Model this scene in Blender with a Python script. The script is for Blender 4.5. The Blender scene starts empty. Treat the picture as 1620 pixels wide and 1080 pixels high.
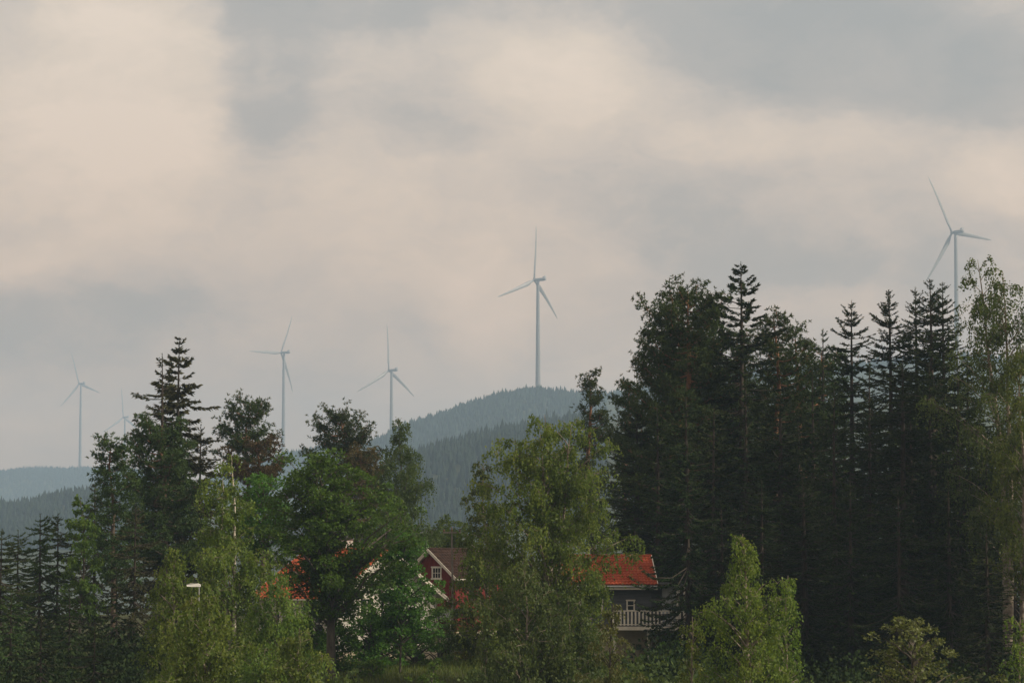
import bpy, math, random
import numpy as np
from mathutils import Vector, Matrix

# ------------------------------------------------------------------ camera
SC = bpy.context.scene
COL = SC.collection
W0, H0 = 1620.0, 1080.0
FPX = 4594.0                 # focal length in photo pixels
HORIZON = 900.0
CAMZ = 12.0
PITCH = math.atan((HORIZON - H0 / 2) / FPX)
cd = bpy.data.cameras.new('camera')
cam = bpy.data.objects.new('camera', cd)
COL.objects.link(cam)
cam.location = (0, 0, CAMZ)
cam.rotation_euler = (math.pi / 2 + PITCH, 0, 0)
cd.sensor_width = 36.0
cd.lens = 36.0 * FPX / W0
cd.clip_start = 0.5
cd.clip_end = 40000
SC.camera = cam

# ------------------------------------------------------------------ sun, sky, exposure
SUN_AZ, SUN_EL = math.radians(103), math.radians(38)      # clockwise from +Y (view direction)
sd = Vector((math.sin(SUN_AZ) * math.cos(SUN_EL), math.cos(SUN_AZ) * math.cos(SUN_EL), math.sin(SUN_EL)))
sl = bpy.data.lights.new('sun', 'SUN')
sl.energy = 5.0
sl.angle = math.radians(1.5)
sl.color = (1.0, 0.87, 0.68)
so = bpy.data.objects.new('sun', sl)
COL.objects.link(so)
so.location = (60, 0, 80)
so.rotation_euler = sd.to_track_quat('Z', 'Y').to_euler()

SC.view_settings.view_transform = 'Standard'
SC.view_settings.look = 'None'
SC.view_settings.exposure = 0.0
SC.view_settings.gamma = 1.0
SC.view_settings.use_curve_mapping = False
cy = SC.cycles
cy.max_bounces = 6
cy.diffuse_bounces = 3
cy.glossy_bounces = 2
cy.transmission_bounces = 3
cy.transparent_max_bounces = 4
cy.volume_bounces = 1
cy.use_denoising = True
cy.sample_clamp_indirect = 4.0


class NT:
    """small helper for node trees"""
    def __init__(self, tree):
        self.t = tree
        self.n = tree.nodes
        self.l = tree.links

    def node(self, typ, **kw):
        nd = self.n.new(typ)
        for k, v in kw.items():
            setattr(nd, k, v)
        return nd

    def put(self, sock, v):
        if hasattr(v, 'default_value') and hasattr(v, 'is_output'):
            self.l.new(v, sock)
        else:
            sock.default_value = v

    def math(self, op, a, b=0.0, c=0.0, clamp=False):
        nd = self.node('ShaderNodeMath', operation=op, use_clamp=clamp)
        self.put(nd.inputs[0], a)
        self.put(nd.inputs[1], b)
        self.put(nd.inputs[2], c)
        return nd.outputs[0]

    def vmath(self, op, a, b=None):
        nd = self.node('ShaderNodeVectorMath', operation=op)
        self.put(nd.inputs[0], a)
        if b is not None:
            self.put(nd.inputs[1], b)
        return nd.outputs['Value'] if op in ('LENGTH', 'DOT_PRODUCT') else nd.outputs[0]

    def noise(self, vec, scale, detail=4, rough=0.5, dist=0.0):
        nd = self.node('ShaderNodeTexNoise')
        if vec is not None:
            self.put(nd.inputs['Vector'], vec)
        nd.inputs['Scale'].default_value = scale
        nd.inputs['Detail'].default_value = detail
        nd.inputs['Roughness'].default_value = rough
        nd.inputs['Distortion'].default_value = dist
        return nd

    def ramp(self, fac, stops, mode='LINEAR'):
        nd = self.node('ShaderNodeValToRGB')
        cr = nd.color_ramp
        cr.interpolation = mode
        while len(cr.elements) < len(stops):
            cr.elements.new(0.5)
        for e, (p, c) in zip(cr.elements, stops):
            e.position = p
            e.color = (c[0], c[1], c[2], 1)
        self.put(nd.inputs[0], fac)
        return nd.outputs[0]

    def mixc(self, fac, a, b, blend='MIX'):
        nd = self.node('ShaderNodeMix', data_type='RGBA', blend_type=blend)
        self.put(nd.inputs[0], fac)
        self.put(nd.inputs[6], a if hasattr(a, 'is_output') else (*a[:3], 1))
        self.put(nd.inputs[7], b if hasattr(b, 'is_output') else (*b[:3], 1))
        return nd.outputs[2]

    def maprange(self, v, a, b, c=0.0, d=1.0, smooth=True):
        nd = self.node('ShaderNodeMapRange')
        nd.interpolation_type = 'SMOOTHSTEP' if smooth else 'LINEAR'
        nd.clamp = True
        self.put(nd.inputs['Value'], v)
        nd.inputs['From Min'].default_value = a
        nd.inputs['From Max'].default_value = b
        nd.inputs['To Min'].default_value = c
        nd.inputs['To Max'].default_value = d
        return nd.outputs[0]


def build_world():
    w = bpy.data.worlds.new('World')
    SC.world = w
    w.use_nodes = True
    T = NT(w.node_tree)
    T.n.clear()
    out = T.node('ShaderNodeOutputWorld')
    bg = T.node('ShaderNodeBackground')
    bg.inputs['Strength'].default_value = 0.1
    T.l.new(bg.outputs[0], out.inputs['Surface'])
    sky = T.node('ShaderNodeTexSky', sky_type='NISHITA')
    sky.sun_disc = False
    sky.sun_elevation = SUN_EL
    sky.sun_rotation = SUN_AZ
    sky.air_density = 1.0
    sky.dust_density = 2.5
    co = T.node('ShaderNodeTexCoord').outputs['Generated']
    # a broken overcast: thick grey cloud with thinner, sun-warmed stretches between
    cs = T.vmath('MULTIPLY', co, (1.0, 1.0, 1.7))
    warp = T.noise(cs, 15.0, 5, 0.6)
    wv = T.vmath('SUBTRACT', warp.outputs['Color'], (0.5, 0.5, 0.5))
    wv = T.vmath('MULTIPLY', wv, (0.05, 0.05, 0.034))
    cw = T.vmath('ADD', co, wv)
    cws = T.vmath('MULTIPLY', cw, (1.0, 1.0, 1.6))
    fine = T.noise(cws, 26.0, 6, 0.58)
    big = T.noise(cws, 6.5, 5, 0.5)
    f = T.math('MULTIPLY_ADD', fine.outputs[0], 1.0, -0.5)
    g = T.math('MULTIPLY_ADD', big.outputs[0], 1.0, -0.5)
    # bearing and height of each cloud bank, as tangents
    sep = T.node('ShaderNodeSeparateXYZ')
    T.l.new(cw, sep.inputs[0])
    ysafe = T.math('MAXIMUM', sep.outputs[1], 0.05)
    u = T.math('DIVIDE', sep.outputs[0], ysafe)
    v = T.math('DIVIDE', sep.outputs[2], ysafe)
    com = T.node('ShaderNodeCombineXYZ')
    T.l.new(u, com.inputs[0])
    T.l.new(v, com.inputs[1])
    uv = com.outputs[0]
    # (bearing, height, half-width, half-height, lightness) in thousandths of the tangent
    banks = [
        (-140, 170, 48, 52, 0.50), (-118, 140, 30, 30, 0.16), (-158, 120, 34, 30, 0.12),
        (-82, 172, 20, 44, -0.28), (-95, 182, 8, 40, -0.16), (-58, 196, 60, 14, -0.24),
        (14, 174, 34, 26, 0.40), (-34, 134, 56, 22, 0.24), (-14, 94, 24, 22, 0.30), (-60, 106, 40, 26, 0.10),
        (-26, 152, 22, 12, -0.16),
        (120, 180, 76, 30, -0.46), (70, 196, 70, 14, -0.26), (168, 170, 26, 20, -0.25),
        (172, 136, 22, 16, 0.36), (100, 148, 40, 9, 0.18), (66, 158, 28, 22, 0.14),
        (62, 122, 56, 24, -0.22), (116, 104, 46, 12, -0.26), (52, 100, 40, 24, -0.06),
        (-150, 84, 58, 16, -0.36), (-92, 90, 46, 14, -0.18), (-100, 70, 50, 12, -0.05),
        (110, 92, 60, 8, 0.14), (10, 70, 60, 20, 0.06), (-160, 52, 40, 12, 0.08),
    ]
    wisp = T.noise(T.vmath('MULTIPLY', cw, (1.0, 1.0, 2.4)), 70.0, 6, 0.62, 0.6)
    acc = T.math('ADD', f, g)
    acc = T.math('ADD', acc, T.math('MULTIPLY_ADD', wisp.outputs[0], 0.42, -0.21))
    acc = T.math('MULTIPLY', acc, 0.62)
    acc = T.math('ADD', acc, 0.56)
    for (bx, by, rx, ry, s) in banks:
        q = T.vmath('SUBTRACT', uv, (bx / 1000, by / 1000, 0))
        q = T.vmath('MULTIPLY', q, (1000 / rx, 1000 / ry, 0))
        ln = T.vmath('LENGTH', q)
        k = T.maprange(ln, 1.35, 0.25, 0.0, s * 0.95)
        acc = T.math('ADD', acc, k)
    cloud = T.ramp(acc, [(0.0, (4.2, 4.0, 3.75)), (0.30, (5.1, 4.6, 4.15)), (0.55, (7.0, 5.9, 4.95)),
                         (0.80, (8.7, 7.1, 5.6)), (1.0, (9.8, 7.9, 6.2))])
    cover = T.maprange(acc, 0.2, 1.1, 0.985, 0.95)
    # the cloud deck turns warmer towards the horizon, all round
    sz = T.node('ShaderNodeSeparateXYZ')
    T.l.new(co, sz.inputs[0])
    low = T.maprange(sz.outputs[2], 0.21, 0.03)
    cloud = T.mixc(1.0, cloud, T.mixc(low, (1.0, 1.0, 1.0), (1.10, 0.86, 0.68)), 'MULTIPLY')
    col = T.mixc(cover, sky.outputs[0], cloud)
    T.l.new(col, bg.inputs['Color'])
    return w


build_world()

# ------------------------------------------------------------------ helpers: picture <-> place
cP, sP = math.cos(PITCH), math.sin(PITCH)


def P(px, py, d):
    """the point that the photo shows at (px, py), d metres ahead"""
    a, b = (px - W0 / 2) / FPX, (H0 / 2 - py) / FPX
    dy, dz = cP - b * sP, sP + b * cP
    k = d / dy
    return Vector((a * k, d, CAMZ + dz * k))


def smooth(a, b, x):
    t = np.clip((np.asarray(x, float) - a) / (b - a), 0, 1)
    return t * t * (3 - 2 * t)


RIDGES = [  # distance, front length, back length, crest [(px, py)], height of the wood on it
    (3960, 1300, 900, [(-400, 1000), (300, 900), (450, 812), (560, 722), (620, 682), (650, 668), (700, 656), (760, 639), (800, 629), (850, 621),
                       (925, 619), (1000, 608), (1200, 590), (1380, 572), (1500, 572), (1700, 570), (2200, 580)], 8),
    (4960, 800, 800, [(-400, 960), (-100, 840), (300, 765), (400, 727), (450, 717), (510, 709), (600, 697), (700, 705), (900, 760), (1200, 850), (2200, 900)], 8),
    (6900, 1500, 1500, [(-500, 800), (-150, 765), (0, 747), (60, 741), (130, 737), (165, 740), (250, 750), (400, 775), (700, 830), (2200, 860)], 9),
    (2600, 900, 700, [(-400, 900), (-100, 842), (0, 815), (60, 803), (110, 787), (150, 775), (250, 765), (400, 800), (600, 870), (900, 960), (2200, 990)], 9),
    (2250, 1000, 700, [(-400, 1010), (300, 960), (400, 880), (520, 790), (600, 735), (640, 713), (700, 694), (760, 684), (850, 678), (930, 668), (1100, 650), (1400, 632), (2200, 640)], 9),
]


def height(x, y):
    x, y = np.asarray(x, float), np.asarray(y, float)
    z = 10.4 - 8.4 * smooth(5, 95, y) + 3.75 * smooth(125, 192, y) + 0.9 * smooth(195, 260, y) - 30 * smooth(300, 1100, y)
    z = z + 0.35 * np.sin(x * 0.07 + 1.3) * np.sin(y * 0.05) * smooth(30, 80, y)
    for (D, lf, lb, pts, wood) in RIDGES:
        px = np.array([p[0] for p in pts], float)
        py = np.array([p[1] for p in pts], float)
        xs = (px - W0 / 2) / FPX * D
        zs = CAMZ + (HORIZON - py) / FPX * D - wood
        cz = np.interp(x, xs, zs)
        s = np.where(y < D, smooth(D - lf, D, y), 1 - smooth(D, D + lb, y))
        zr = -25 + (cz + 25) * s
        zr = zr + s * (5 * np.sin(x * 0.021 + D) + 4 * np.sin(y * 0.017 + x * 0.009))
        z = np.maximum(z, np.where(s > 0, zr, -99))
    return z


def hz(x, y):
    return float(height(x, y))


# ------------------------------------------------------------------ helpers: materials
def mat(name):
    m = bpy.data.materials.new(name)
    m.use_nodes = True
    T = NT(m.node_tree)
    T.n.clear()
    out = T.node('ShaderNodeOutputMaterial')
    return m, T, out


def surf(name, c1, c2, scale=4.0, rough=0.7, bump=0.0, stretch=(1, 1, 1), spec=0.3, metallic=0.0, bscale=None, lo=0.35, hi=0.65):
    m, T, out = mat(name)
    p = T.node('ShaderNodeBsdfPrincipled')
    T.l.new(p.outputs[0], out.inputs[0])
    co = T.node('ShaderNodeTexCoord').outputs['Object']
    cs = T.vmath('MULTIPLY', co, stretch)
    nz = T.noise(cs, scale, 6, 0.6)
    T.l.new(T.ramp(nz.outputs[0], [(lo, c1), (hi, c2)]), p.inputs['Base Color'])
    p.inputs['Roughness'].default_value = rough
    p.inputs['Specular IOR Level'].default_value = spec
    p.inputs['Metallic'].default_value = metallic
    if bump:
        nb = T.noise(cs, bscale or scale * 4, 4, 0.6)
        b = T.node('ShaderNodeBump')
        b.inputs['Strength'].default_value = bump
        b.inputs['Distance'].default_value = 0.02
        T.l.new(nb.outputs[0], b.inputs['Height'])
        T.l.new(b.outputs[0], p.inputs['Normal'])
    return m


def leafmat(name, dark, mid, light, trans=0.35, rough=0.6, tree_var=0.2, spec=0.1):
    """leaves or needles: each one its own tone, each tree a little different, light passing through"""
    m, T, out = mat(name)
    at = T.node('ShaderNodeAttribute', attribute_name='tint')
    col = T.ramp(at.outputs['Fac'], [(0.0, dark), (0.5, mid), (1.0, light)])
    oi = T.node('ShaderNodeObjectInfo')
    hs = T.node('ShaderNodeHueSaturation')
    T.l.new(T.math('MULTIPLY_ADD', oi.outputs['Random'], 0.04, 0.48), hs.inputs['Hue'])
    T.l.new(T.math('MULTIPLY_ADD', oi.outputs['Random'], 2 * tree_var, 1 - tree_var), hs.inputs['Value'])
    T.l.new(col, hs.inputs['Color'])
    p = T.node('ShaderNodeBsdfPrincipled')
    p.inputs['Roughness'].default_value = rough
    p.inputs['Specular IOR Level'].default_value = 0.03 if trans < 0.25 else spec
    T.l.new(hs.outputs[0], p.inputs['Base Color'])
    tr = T.node('ShaderNodeBsdfTranslucent')
    T.l.new(T.mixc(1.0, hs.outputs[0], (1.25, 1.2, 0.6), 'MULTIPLY'), tr.inputs['Color'])
    mx = T.node('ShaderNodeMixShader')
    mx.inputs[0].default_value = trans
    T.l.new(p.outputs[0], mx.inputs[1])
    T.l.new(tr.outputs[0], mx.inputs[2])
    T.l.new(mx.outputs[0], out.inputs[0])
    return m


M = {}
M['spruce'] = leafmat('spruce_needles', (0.014, 0.024, 0.010), (0.024, 0.040, 0.015), (0.046, 0.064, 0.020), 0.10)
M['spruce_old'] = leafmat('thin_spruce_needles', (0.030, 0.033, 0.017), (0.046, 0.050, 0.023), (0.075, 0.072, 0.032), 0.12, tree_var=0.1)
M['young_spruce'] = leafmat('young_spruce_needles', (0.028, 0.052, 0.018), (0.046, 0.078, 0.025), (0.078, 0.110, 0.032), 0.2)
M['pine'] = leafmat('pine_needles', (0.028, 0.046, 0.018), (0.046, 0.072, 0.025), (0.080, 0.108, 0.036), 0.18)
M['pine_brown'] = leafmat('rusty_pine_needles', (0.052, 0.046, 0.024), (0.084, 0.066, 0.031), (0.125, 0.092, 0.040), 0.15)
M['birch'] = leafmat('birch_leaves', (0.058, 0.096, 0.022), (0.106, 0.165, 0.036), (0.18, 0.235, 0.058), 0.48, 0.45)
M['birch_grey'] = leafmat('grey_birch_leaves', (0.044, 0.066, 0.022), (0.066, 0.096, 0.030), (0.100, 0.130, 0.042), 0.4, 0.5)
M['birch_low'] = leafmat('olive_birch_leaves', (0.058, 0.080, 0.022), (0.088, 0.118, 0.030), (0.130, 0.160, 0.042), 0.42, 0.5)
M['maple'] = leafmat('broad_leaves', (0.036, 0.080, 0.016), (0.062, 0.132, 0.025), (0.105, 0.190, 0.036), 0.42, 0.45)
M['willow'] = leafmat('willow_leaves', (0.070, 0.092, 0.032), (0.110, 0.135, 0.046), (0.170, 0.190, 0.075), 0.35, 0.4)
M['shrub'] = leafmat('shrub_leaves', (0.045, 0.085, 0.020), (0.075, 0.135, 0.028), (0.120, 0.185, 0.036), 0.42)
M['shrub_yellow'] = leafmat('yellow_shrub_leaves', (0.090, 0.090, 0.022), (0.130, 0.125, 0.028), (0.190, 0.165, 0.036), 0.4)
M['grass'] = leafmat('grass_blades', (0.060, 0.090, 0.022), (0.095, 0.128, 0.030), (0.160, 0.175, 0.050), 0.35)
M['bark_spruce'] = surf('spruce_bark', (0.028, 0.022, 0.017), (0.062, 0.050, 0.040), 6, 0.95, 0.6, (1, 1, 0.25))
M['bark_grey'] = surf('broadleaf_bark', (0.050, 0.044, 0.036), (0.12, 0.105, 0.085), 6, 0.95, 0.6, (1, 1, 0.2))
M['bark_dead'] = surf('weathered_dead_bark', (0.09, 0.075, 0.06), (0.20, 0.175, 0.15), 6, 0.95, 0.5, (1, 1, 0.25))


def pine_bark():
    m, T, out = mat('pine_bark')
    p = T.node('ShaderNodeBsdfPrincipled')
    p.inputs['Roughness'].default_value = 0.95
    T.l.new(p.outputs[0], out.inputs[0])
    tc = T.node('ShaderNodeTexCoord')
    sep = T.node('ShaderNodeSeparateXYZ')
    T.l.new(tc.outputs['Object'], sep.inputs[0])
    nz = T.noise(tc.outputs['Object'], 5, 5, 0.6)
    low = T.ramp(nz.outputs[0], [(0.35, (0.06, 0.045, 0.034)), (0.65, (0.13, 0.095, 0.07))])
    top = T.ramp(nz.outputs[0], [(0.35, (0.13, 0.062, 0.032)), (0.65, (0.24, 0.115, 0.056))])
    hz_ = T.maprange(sep.outputs[2], 9.0, 18.0)
    T.l.new(T.mixc(hz_, low, top), p.inputs['Base Color'])
    return m


def birch_bark():
    m, T, out = mat('birch_bark')
    p = T.node('ShaderNodeBsdfPrincipled')
    p.inputs['Roughness'].default_value = 0.75
    T.l.new(p.outputs[0], out.inputs[0])
    tc = T.node('ShaderNodeTexCoord').outputs['Object']
    n1 = T.noise(T.vmath('MULTIPLY', tc, (2, 2, 9)), 1.6, 4, 0.6)
    n2 = T.noise(tc, 1.2, 3, 0.5)
    base = T.ramp(n2.outputs[0], [(0.3, (0.42, 0.37, 0.30)), (0.7, (0.66, 0.61, 0.54))])
    k = T.ramp(n1.outputs[0], [(0.36, (0.05, 0.045, 0.04)), (0.45, (1, 1, 1))])
    T.l.new(T.mixc(1.0, base, k, 'MULTIPLY'), p.inputs['Base Color'])
    return m


M['bark_pine'] = pine_bark()
M['bark_birch'] = birch_bark()
M['bark_twig'] = surf('birch_twig_bark', (0.10, 0.075, 0.055), (0.30, 0.26, 0.21), 3, 0.9)
M['white_steel'] = surf('turbine_paint', (0.205, 0.205, 0.205), (0.24, 0.24, 0.24), 0.15, 0.45, spec=0.4)
M['grey_steel'] = surf('cooler_grey', (0.30, 0.31, 0.32), (0.38, 0.39, 0.40), 0.5, 0.5)
M['white_board'] = surf('white_painted_boards', (0.42, 0.40, 0.36), (0.50, 0.48, 0.44), 1.5, 0.6, 0.15, (1, 1, 4))
M['trim'] = surf('cream_trim_paint', (0.62, 0.58, 0.50), (0.74, 0.70, 0.62), 3, 0.55)
M['red_board'] = surf('falu_red_boards', (0.115, 0.015, 0.013), (0.18, 0.024, 0.020), 2.5, 0.85, 0.3, (4, 4, 0.5))
M['slate_board'] = surf('slate_blue_boards', (0.060, 0.066, 0.076), (0.095, 0.102, 0.115), 2, 0.7, 0.2, (0.5, 0.5, 4))
M['pale_board'] = surf('pale_blue_grey_boards', (0.30, 0.33, 0.36), (0.40, 0.43, 0.46), 2, 0.7, 0.2, (4, 4, 0.5))
M['grey_board'] = surf('hazy_grey_boards', (0.15, 0.155, 0.16), (0.20, 0.205, 0.21), 2, 0.75)
M['plaster'] = surf('beige_basement_plaster', (0.36, 0.31, 0.22), (0.46, 0.41, 0.31), 1.5, 0.9, 0.3)
M['tile_orange'] = surf('orange_clay_tiles', (0.32, 0.066, 0.030), (0.48, 0.125, 0.056), 1.1, 0.85, 0.3, spec=0.1, lo=0.3, hi=0.7)
M['tile_red'] = surf('red_clay_tiles', (0.24, 0.044, 0.019), (0.37, 0.082, 0.036), 1.1, 0.85, 0.3, spec=0.1, lo=0.3, hi=0.7)
M['tile_brown'] = surf('old_brown_tiles', (0.026, 0.016, 0.013), (0.046, 0.028, 0.022), 2, 0.95, 0.3, spec=0.05)
M['dark_roof'] = surf('dark_grey_roofing', (0.07, 0.072, 0.078), (0.11, 0.112, 0.118), 2, 0.8)
M['dark_wood'] = surf('dark_brown_door_wood', (0.06, 0.032, 0.02), (0.11, 0.06, 0.035), 4, 0.6)
M['pole_wood'] = surf('weathered_pole_wood', (0.13, 0.115, 0.095), (0.22, 0.195, 0.16), 5, 0.9, 0.3, (1, 1, 0.2))
M['lamp_metal'] = surf('galvanised_steel', (0.40, 0.42, 0.43), (0.55, 0.57, 0.58), 3, 0.4, metallic=0.6)
M['lamp_head'] = surf('white_lamp_housing', (0.78, 0.77, 0.74), (0.82, 0.81, 0.79), 3, 0.4)
M['ceramic'] = surf('brown_glazed_ceramic', (0.10, 0.05, 0.03), (0.16, 0.08, 0.05), 5, 0.2)
M['wire'] = surf('dark_cable', (0.04, 0.04, 0.04), (0.06, 0.06, 0.06), 2, 0.6)
M['far_wood'] = leafmat('far_spruce_wood', (0.012, 0.020, 0.013), (0.016, 0.025, 0.016), (0.022, 0.032, 0.020), 0.0, 0.8)


def glassmat():
    m, T, out = mat('window_glass')
    p = T.node('ShaderNodeBsdfPrincipled')
    p.inputs['Base Color'].default_value = (0.02, 0.025, 0.03, 1)
    p.inputs['Roughness'].default_value = 0.08
    p.inputs['Specular IOR Level'].default_value = 0.5
    T.l.new(p.outputs[0], out.inputs[0])
    return m


M['glass'] = glassmat()


def groundmat():
    m, T, out = mat('ground_cover')
    p = T.node('ShaderNodeBsdfPrincipled')
    p.inputs['Roughness'].default_value = 0.95
    p.inputs['Specular IOR Level'].default_value = 0.1
    T.l.new(p.outputs[0], out.inputs[0])
    co = T.node('ShaderNodeTexCoord').outputs['Object']
    n1 = T.noise(co, 0.09, 6, 0.6)
    n2 = T.noise(co, 1.7, 5, 0.65)
    a = T.ramp(n1.outputs[0], [(0.35, (0.030, 0.036, 0.016)), (0.55, (0.050, 0.062, 0.022)), (0.7, (0.075, 0.080, 0.030))])
    b = T.ramp(n2.outputs[0], [(0.3, (0.55, 0.5, 0.45)), (0.7, (1.25, 1.2, 1.1))])
    T.l.new(T.mixc(1.0, a, b, 'MULTIPLY'), p.inputs['Base Color'])
    return m


M['ground'] = groundmat()


# ------------------------------------------------------------------ helpers: meshes and objects
def unit(v):
    return v / np.maximum(np.linalg.norm(v, axis=-1, keepdims=True), 1e-9)


def mesh_quads(name, v, f, m, tint=None, smooth_shade=False):
    me = bpy.data.meshes.new(name)
    v = np.ascontiguousarray(v, np.float32)
    f = np.ascontiguousarray(f, np.int32)
    me.vertices.add(len(v))
    me.vertices.foreach_set('co', v.ravel())
    k = f.shape[1]
    me.loops.add(f.size)
    me.loops.foreach_set('vertex_index', f.ravel())
    me.polygons.add(len(f))
    me.polygons.foreach_set('loop_start', np.arange(0, f.size, k, dtype=np.int32))
    if tint is not None:
        a = me.attributes.new('tint', 'FLOAT', 'FACE')
        a.data.foreach_set('value', np.ascontiguousarray(tint, np.float32))
    me.update(calc_edges=True)
    if smooth_shade:
        me.polygons.foreach_set('use_smooth', np.ones(len(f), bool))
    me.materials.append(m)
    return me


def link(name, data, parent=None, loc=None, rz=None):
    o = bpy.data.objects.new(name, data)
    COL.objects.link(o)
    if parent is not None:
        o.parent = parent
    if loc is not None:
        o.location = loc
    if rz is not None:
        o.rotation_euler = (0, 0, rz)
    return o


def tag(o, label=None, cat=None, group=None, kind=None):
    if label:
        o['label'] = label
    if cat:
        o['category'] = cat
    if group:
        o['group'] = group
    if kind:
        o['kind'] = kind
    return o


def thing(name, label, cat, loc=(0, 0, 0), rz=0.0, group=None):
    return tag(link(name, None, None, loc, rz), label, cat, group)


class MB:
    """collects boxes, prisms and tubes (quads and triangles) into one mesh"""
    def __init__(self):
        self.v, self.f = [], []

    def add(self, vs, fs):
        n = len(self.v)
        self.v += [tuple(map(float, p)) for p in vs]
        self.f += [tuple(n + i for i in q) for q in fs]
        return self

    def box(self, x0, x1, y0, y1, z0, z1):
        return self.add([(x0, y0, z0), (x1, y0, z0), (x1, y1, z0), (x0, y1, z0), (x0, y0, z1), (x1, y0, z1), (x1, y1, z1), (x0, y1, z1)],
                        [(0, 3, 2, 1), (4, 5, 6, 7), (0, 1, 5, 4), (1, 2, 6, 5), (2, 3, 7, 6), (3, 0, 4, 7)])

    def prism(self, poly, dvec):
        """extrude a planar polygon (3-D points) by dvec"""
        n = len(poly)
        a = [Vector(p) for p in poly]
        b = [p + Vector(dvec) for p in a]
        fs = [tuple(range(n))[::-1], tuple(range(n, 2 * n))] + [(i, (i + 1) % n, n + (i + 1) % n, n + i) for i in range(n)]
        return self.add(a + b, fs)

    def bar(self, p0, p1, w, h):
        p0, p1 = Vector(p0), Vector(p1)
        d = (p1 - p0).normalized()
        s = d.cross(Vector((0, 0, 1)))
        s = s.normalized() if s.length > 1e-4 else Vector((1, 0, 0))
        u = s.cross(d).normalized()
        c = [s * (i * w / 2) + u * (j * h / 2) for i, j in ((-1, -1), (1, -1), (1, 1), (-1, 1))]
        return self.prism([p0 + q for q in c], p1 - p0)

    def tube(self, pts, rad, sides=8, cap=True):
        pts = [Vector(p) for p in pts]
        vs, fs = [], []
        for i, p in enumerate(pts):
            d = (pts[min(i + 1, len(pts) - 1)] - pts[max(i - 1, 0)]).normalized()
            ref = Vector((1, 0, 0)) if abs(d.x) < 0.8 else Vector((0, 1, 0))
            s = d.cross(ref).normalized()
            t = s.cross(d).normalized()
            for k in range(sides):
                a = 2 * math.pi * k / sides
                vs.append(p + (s * math.cos(a) + t * math.sin(a)) * rad[i])
        for i in range(len(pts) - 1):
            for k in range(sides):
                fs.append((i * sides + k, i * sides + (k + 1) % sides, (i + 1) * sides + (k + 1) % sides, (i + 1) * sides + k))
        if cap:
            fs.append(tuple(range(sides)))
            fs.append(tuple(range((len(pts) - 1) * sides, len(pts) * sides))[::-1])
        return self.add(vs, fs)

    def mesh(self, name, m, smooth_shade=False):
        me = bpy.data.meshes.new(name)
        me.from_pydata(self.v, [], self.f)
        me.update()
        if smooth_shade:
            me.polygons.foreach_set('use_smooth', np.ones(len(me.polygons), bool))
        me.materials.append(m)
        return me

    def build(self, name, m, parent=None, smooth_shade=False, loc=None):
        import bmesh
        me = self.mesh(name, m, smooth_shade)
        bm = bmesh.new()
        bm.from_mesh(me)
        bmesh.ops.recalc_face_normals(bm, faces=bm.faces)
        bm.to_mesh(me)
        bm.free()
        return link(name, me, parent, loc)


# ------------------------------------------------------------------ terrain
def build_ground():
    ys = np.concatenate([np.arange(-120, 300, 6.0), np.geomspace(300, 8800, 180)])
    us = np.linspace(-1, 1, 121)
    half = 130 + 0.36 * np.maximum(ys, 0)
    X = us[None, :] * half[:, None]
    Y = np.repeat(ys[:, None], len(us), 1)
    Z = height(X, Y)
    v = np.stack([X, Y, Z], -1).reshape(-1, 3)
    n, m = X.shape
    i = np.arange(n - 1)[:, None] * m + np.arange(m - 1)[None, :]
    f = np.stack([i, i + 1, i + 1 + m, i + m], -1).reshape(-1, 4)
    o = link('ground', mesh_quads('ground', v, f, M['ground'], smooth_shade=True))
    tag(o, 'grassy and wooded ground running back to the hazy hills', kind='structure')


build_ground()


def far_forest(name, label, boxes, seed):
    """a wood on a far slope: pointed spruces, each a three-tier cone"""
    r = np.random.default_rng(seed)
    pts = []
    for (px0, px1, D0, D1, sp) in boxes:
        n = int((px1 - px0) / FPX * (D0 + D1) / 2 * (D1 - D0) / sp ** 2)
        y = r.uniform(D0, D1, n)
        x = (r.uniform(px0, px1, n) - W0 / 2) / FPX * y
        pts.append(np.stack([x, y], -1))
    pts = np.concatenate(pts)
    n = len(pts)
    z = height(pts[:, 0], pts[:, 1]) - 0.5
    h = np.clip(r.normal(9.5, 2.3, n), 5, 17)
    rad = h * r.uniform(0.20, 0.30, n)
    S = 3
    V, F, tint = [], [], []
    # rings: base, mid, shoulder, tip (tip collapsed to a small ring)
    prof = [(0.05, 1.0), (0.5, 0.66), (0.82, 0.26), (1.0, 0.02)]
    a0 = r.uniform(0, 6.28, n)
    ring = []
    for (t, k) in prof:
        for s in range(S):
            a = a0 + 2 * math.pi * s / S
            jit = r.uniform(0.7, 1.3, n)
            ring.append(np.stack([pts[:, 0] + np.cos(a) * rad * k * jit, pts[:, 1] + np.sin(a) * rad * k * jit, z + h * t + r.normal(0, 0.3, n) * (0 < t < 1)], -1))
    V = np.stack(ring, 1).reshape(-1, 3)
    base = np.arange(n)[:, None] * (S * len(prof))
    fl = []
    for i in range(len(prof) - 1):
        for s in range(S):
            fl.append([i * S + s, i * S + (s + 1) % S, (i + 1) * S + (s + 1) % S, (i + 1) * S + s])
    F = (base[:, :, None] + np.array(fl)[None]).reshape(-1, 4)
    tint = np.repeat(r.uniform(0, 1, n), len(fl))
    o = link(name, mesh_quads(name, V, F, M['far_wood'], tint))
    tag(o, label, 'forest', kind='stuff')


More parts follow.
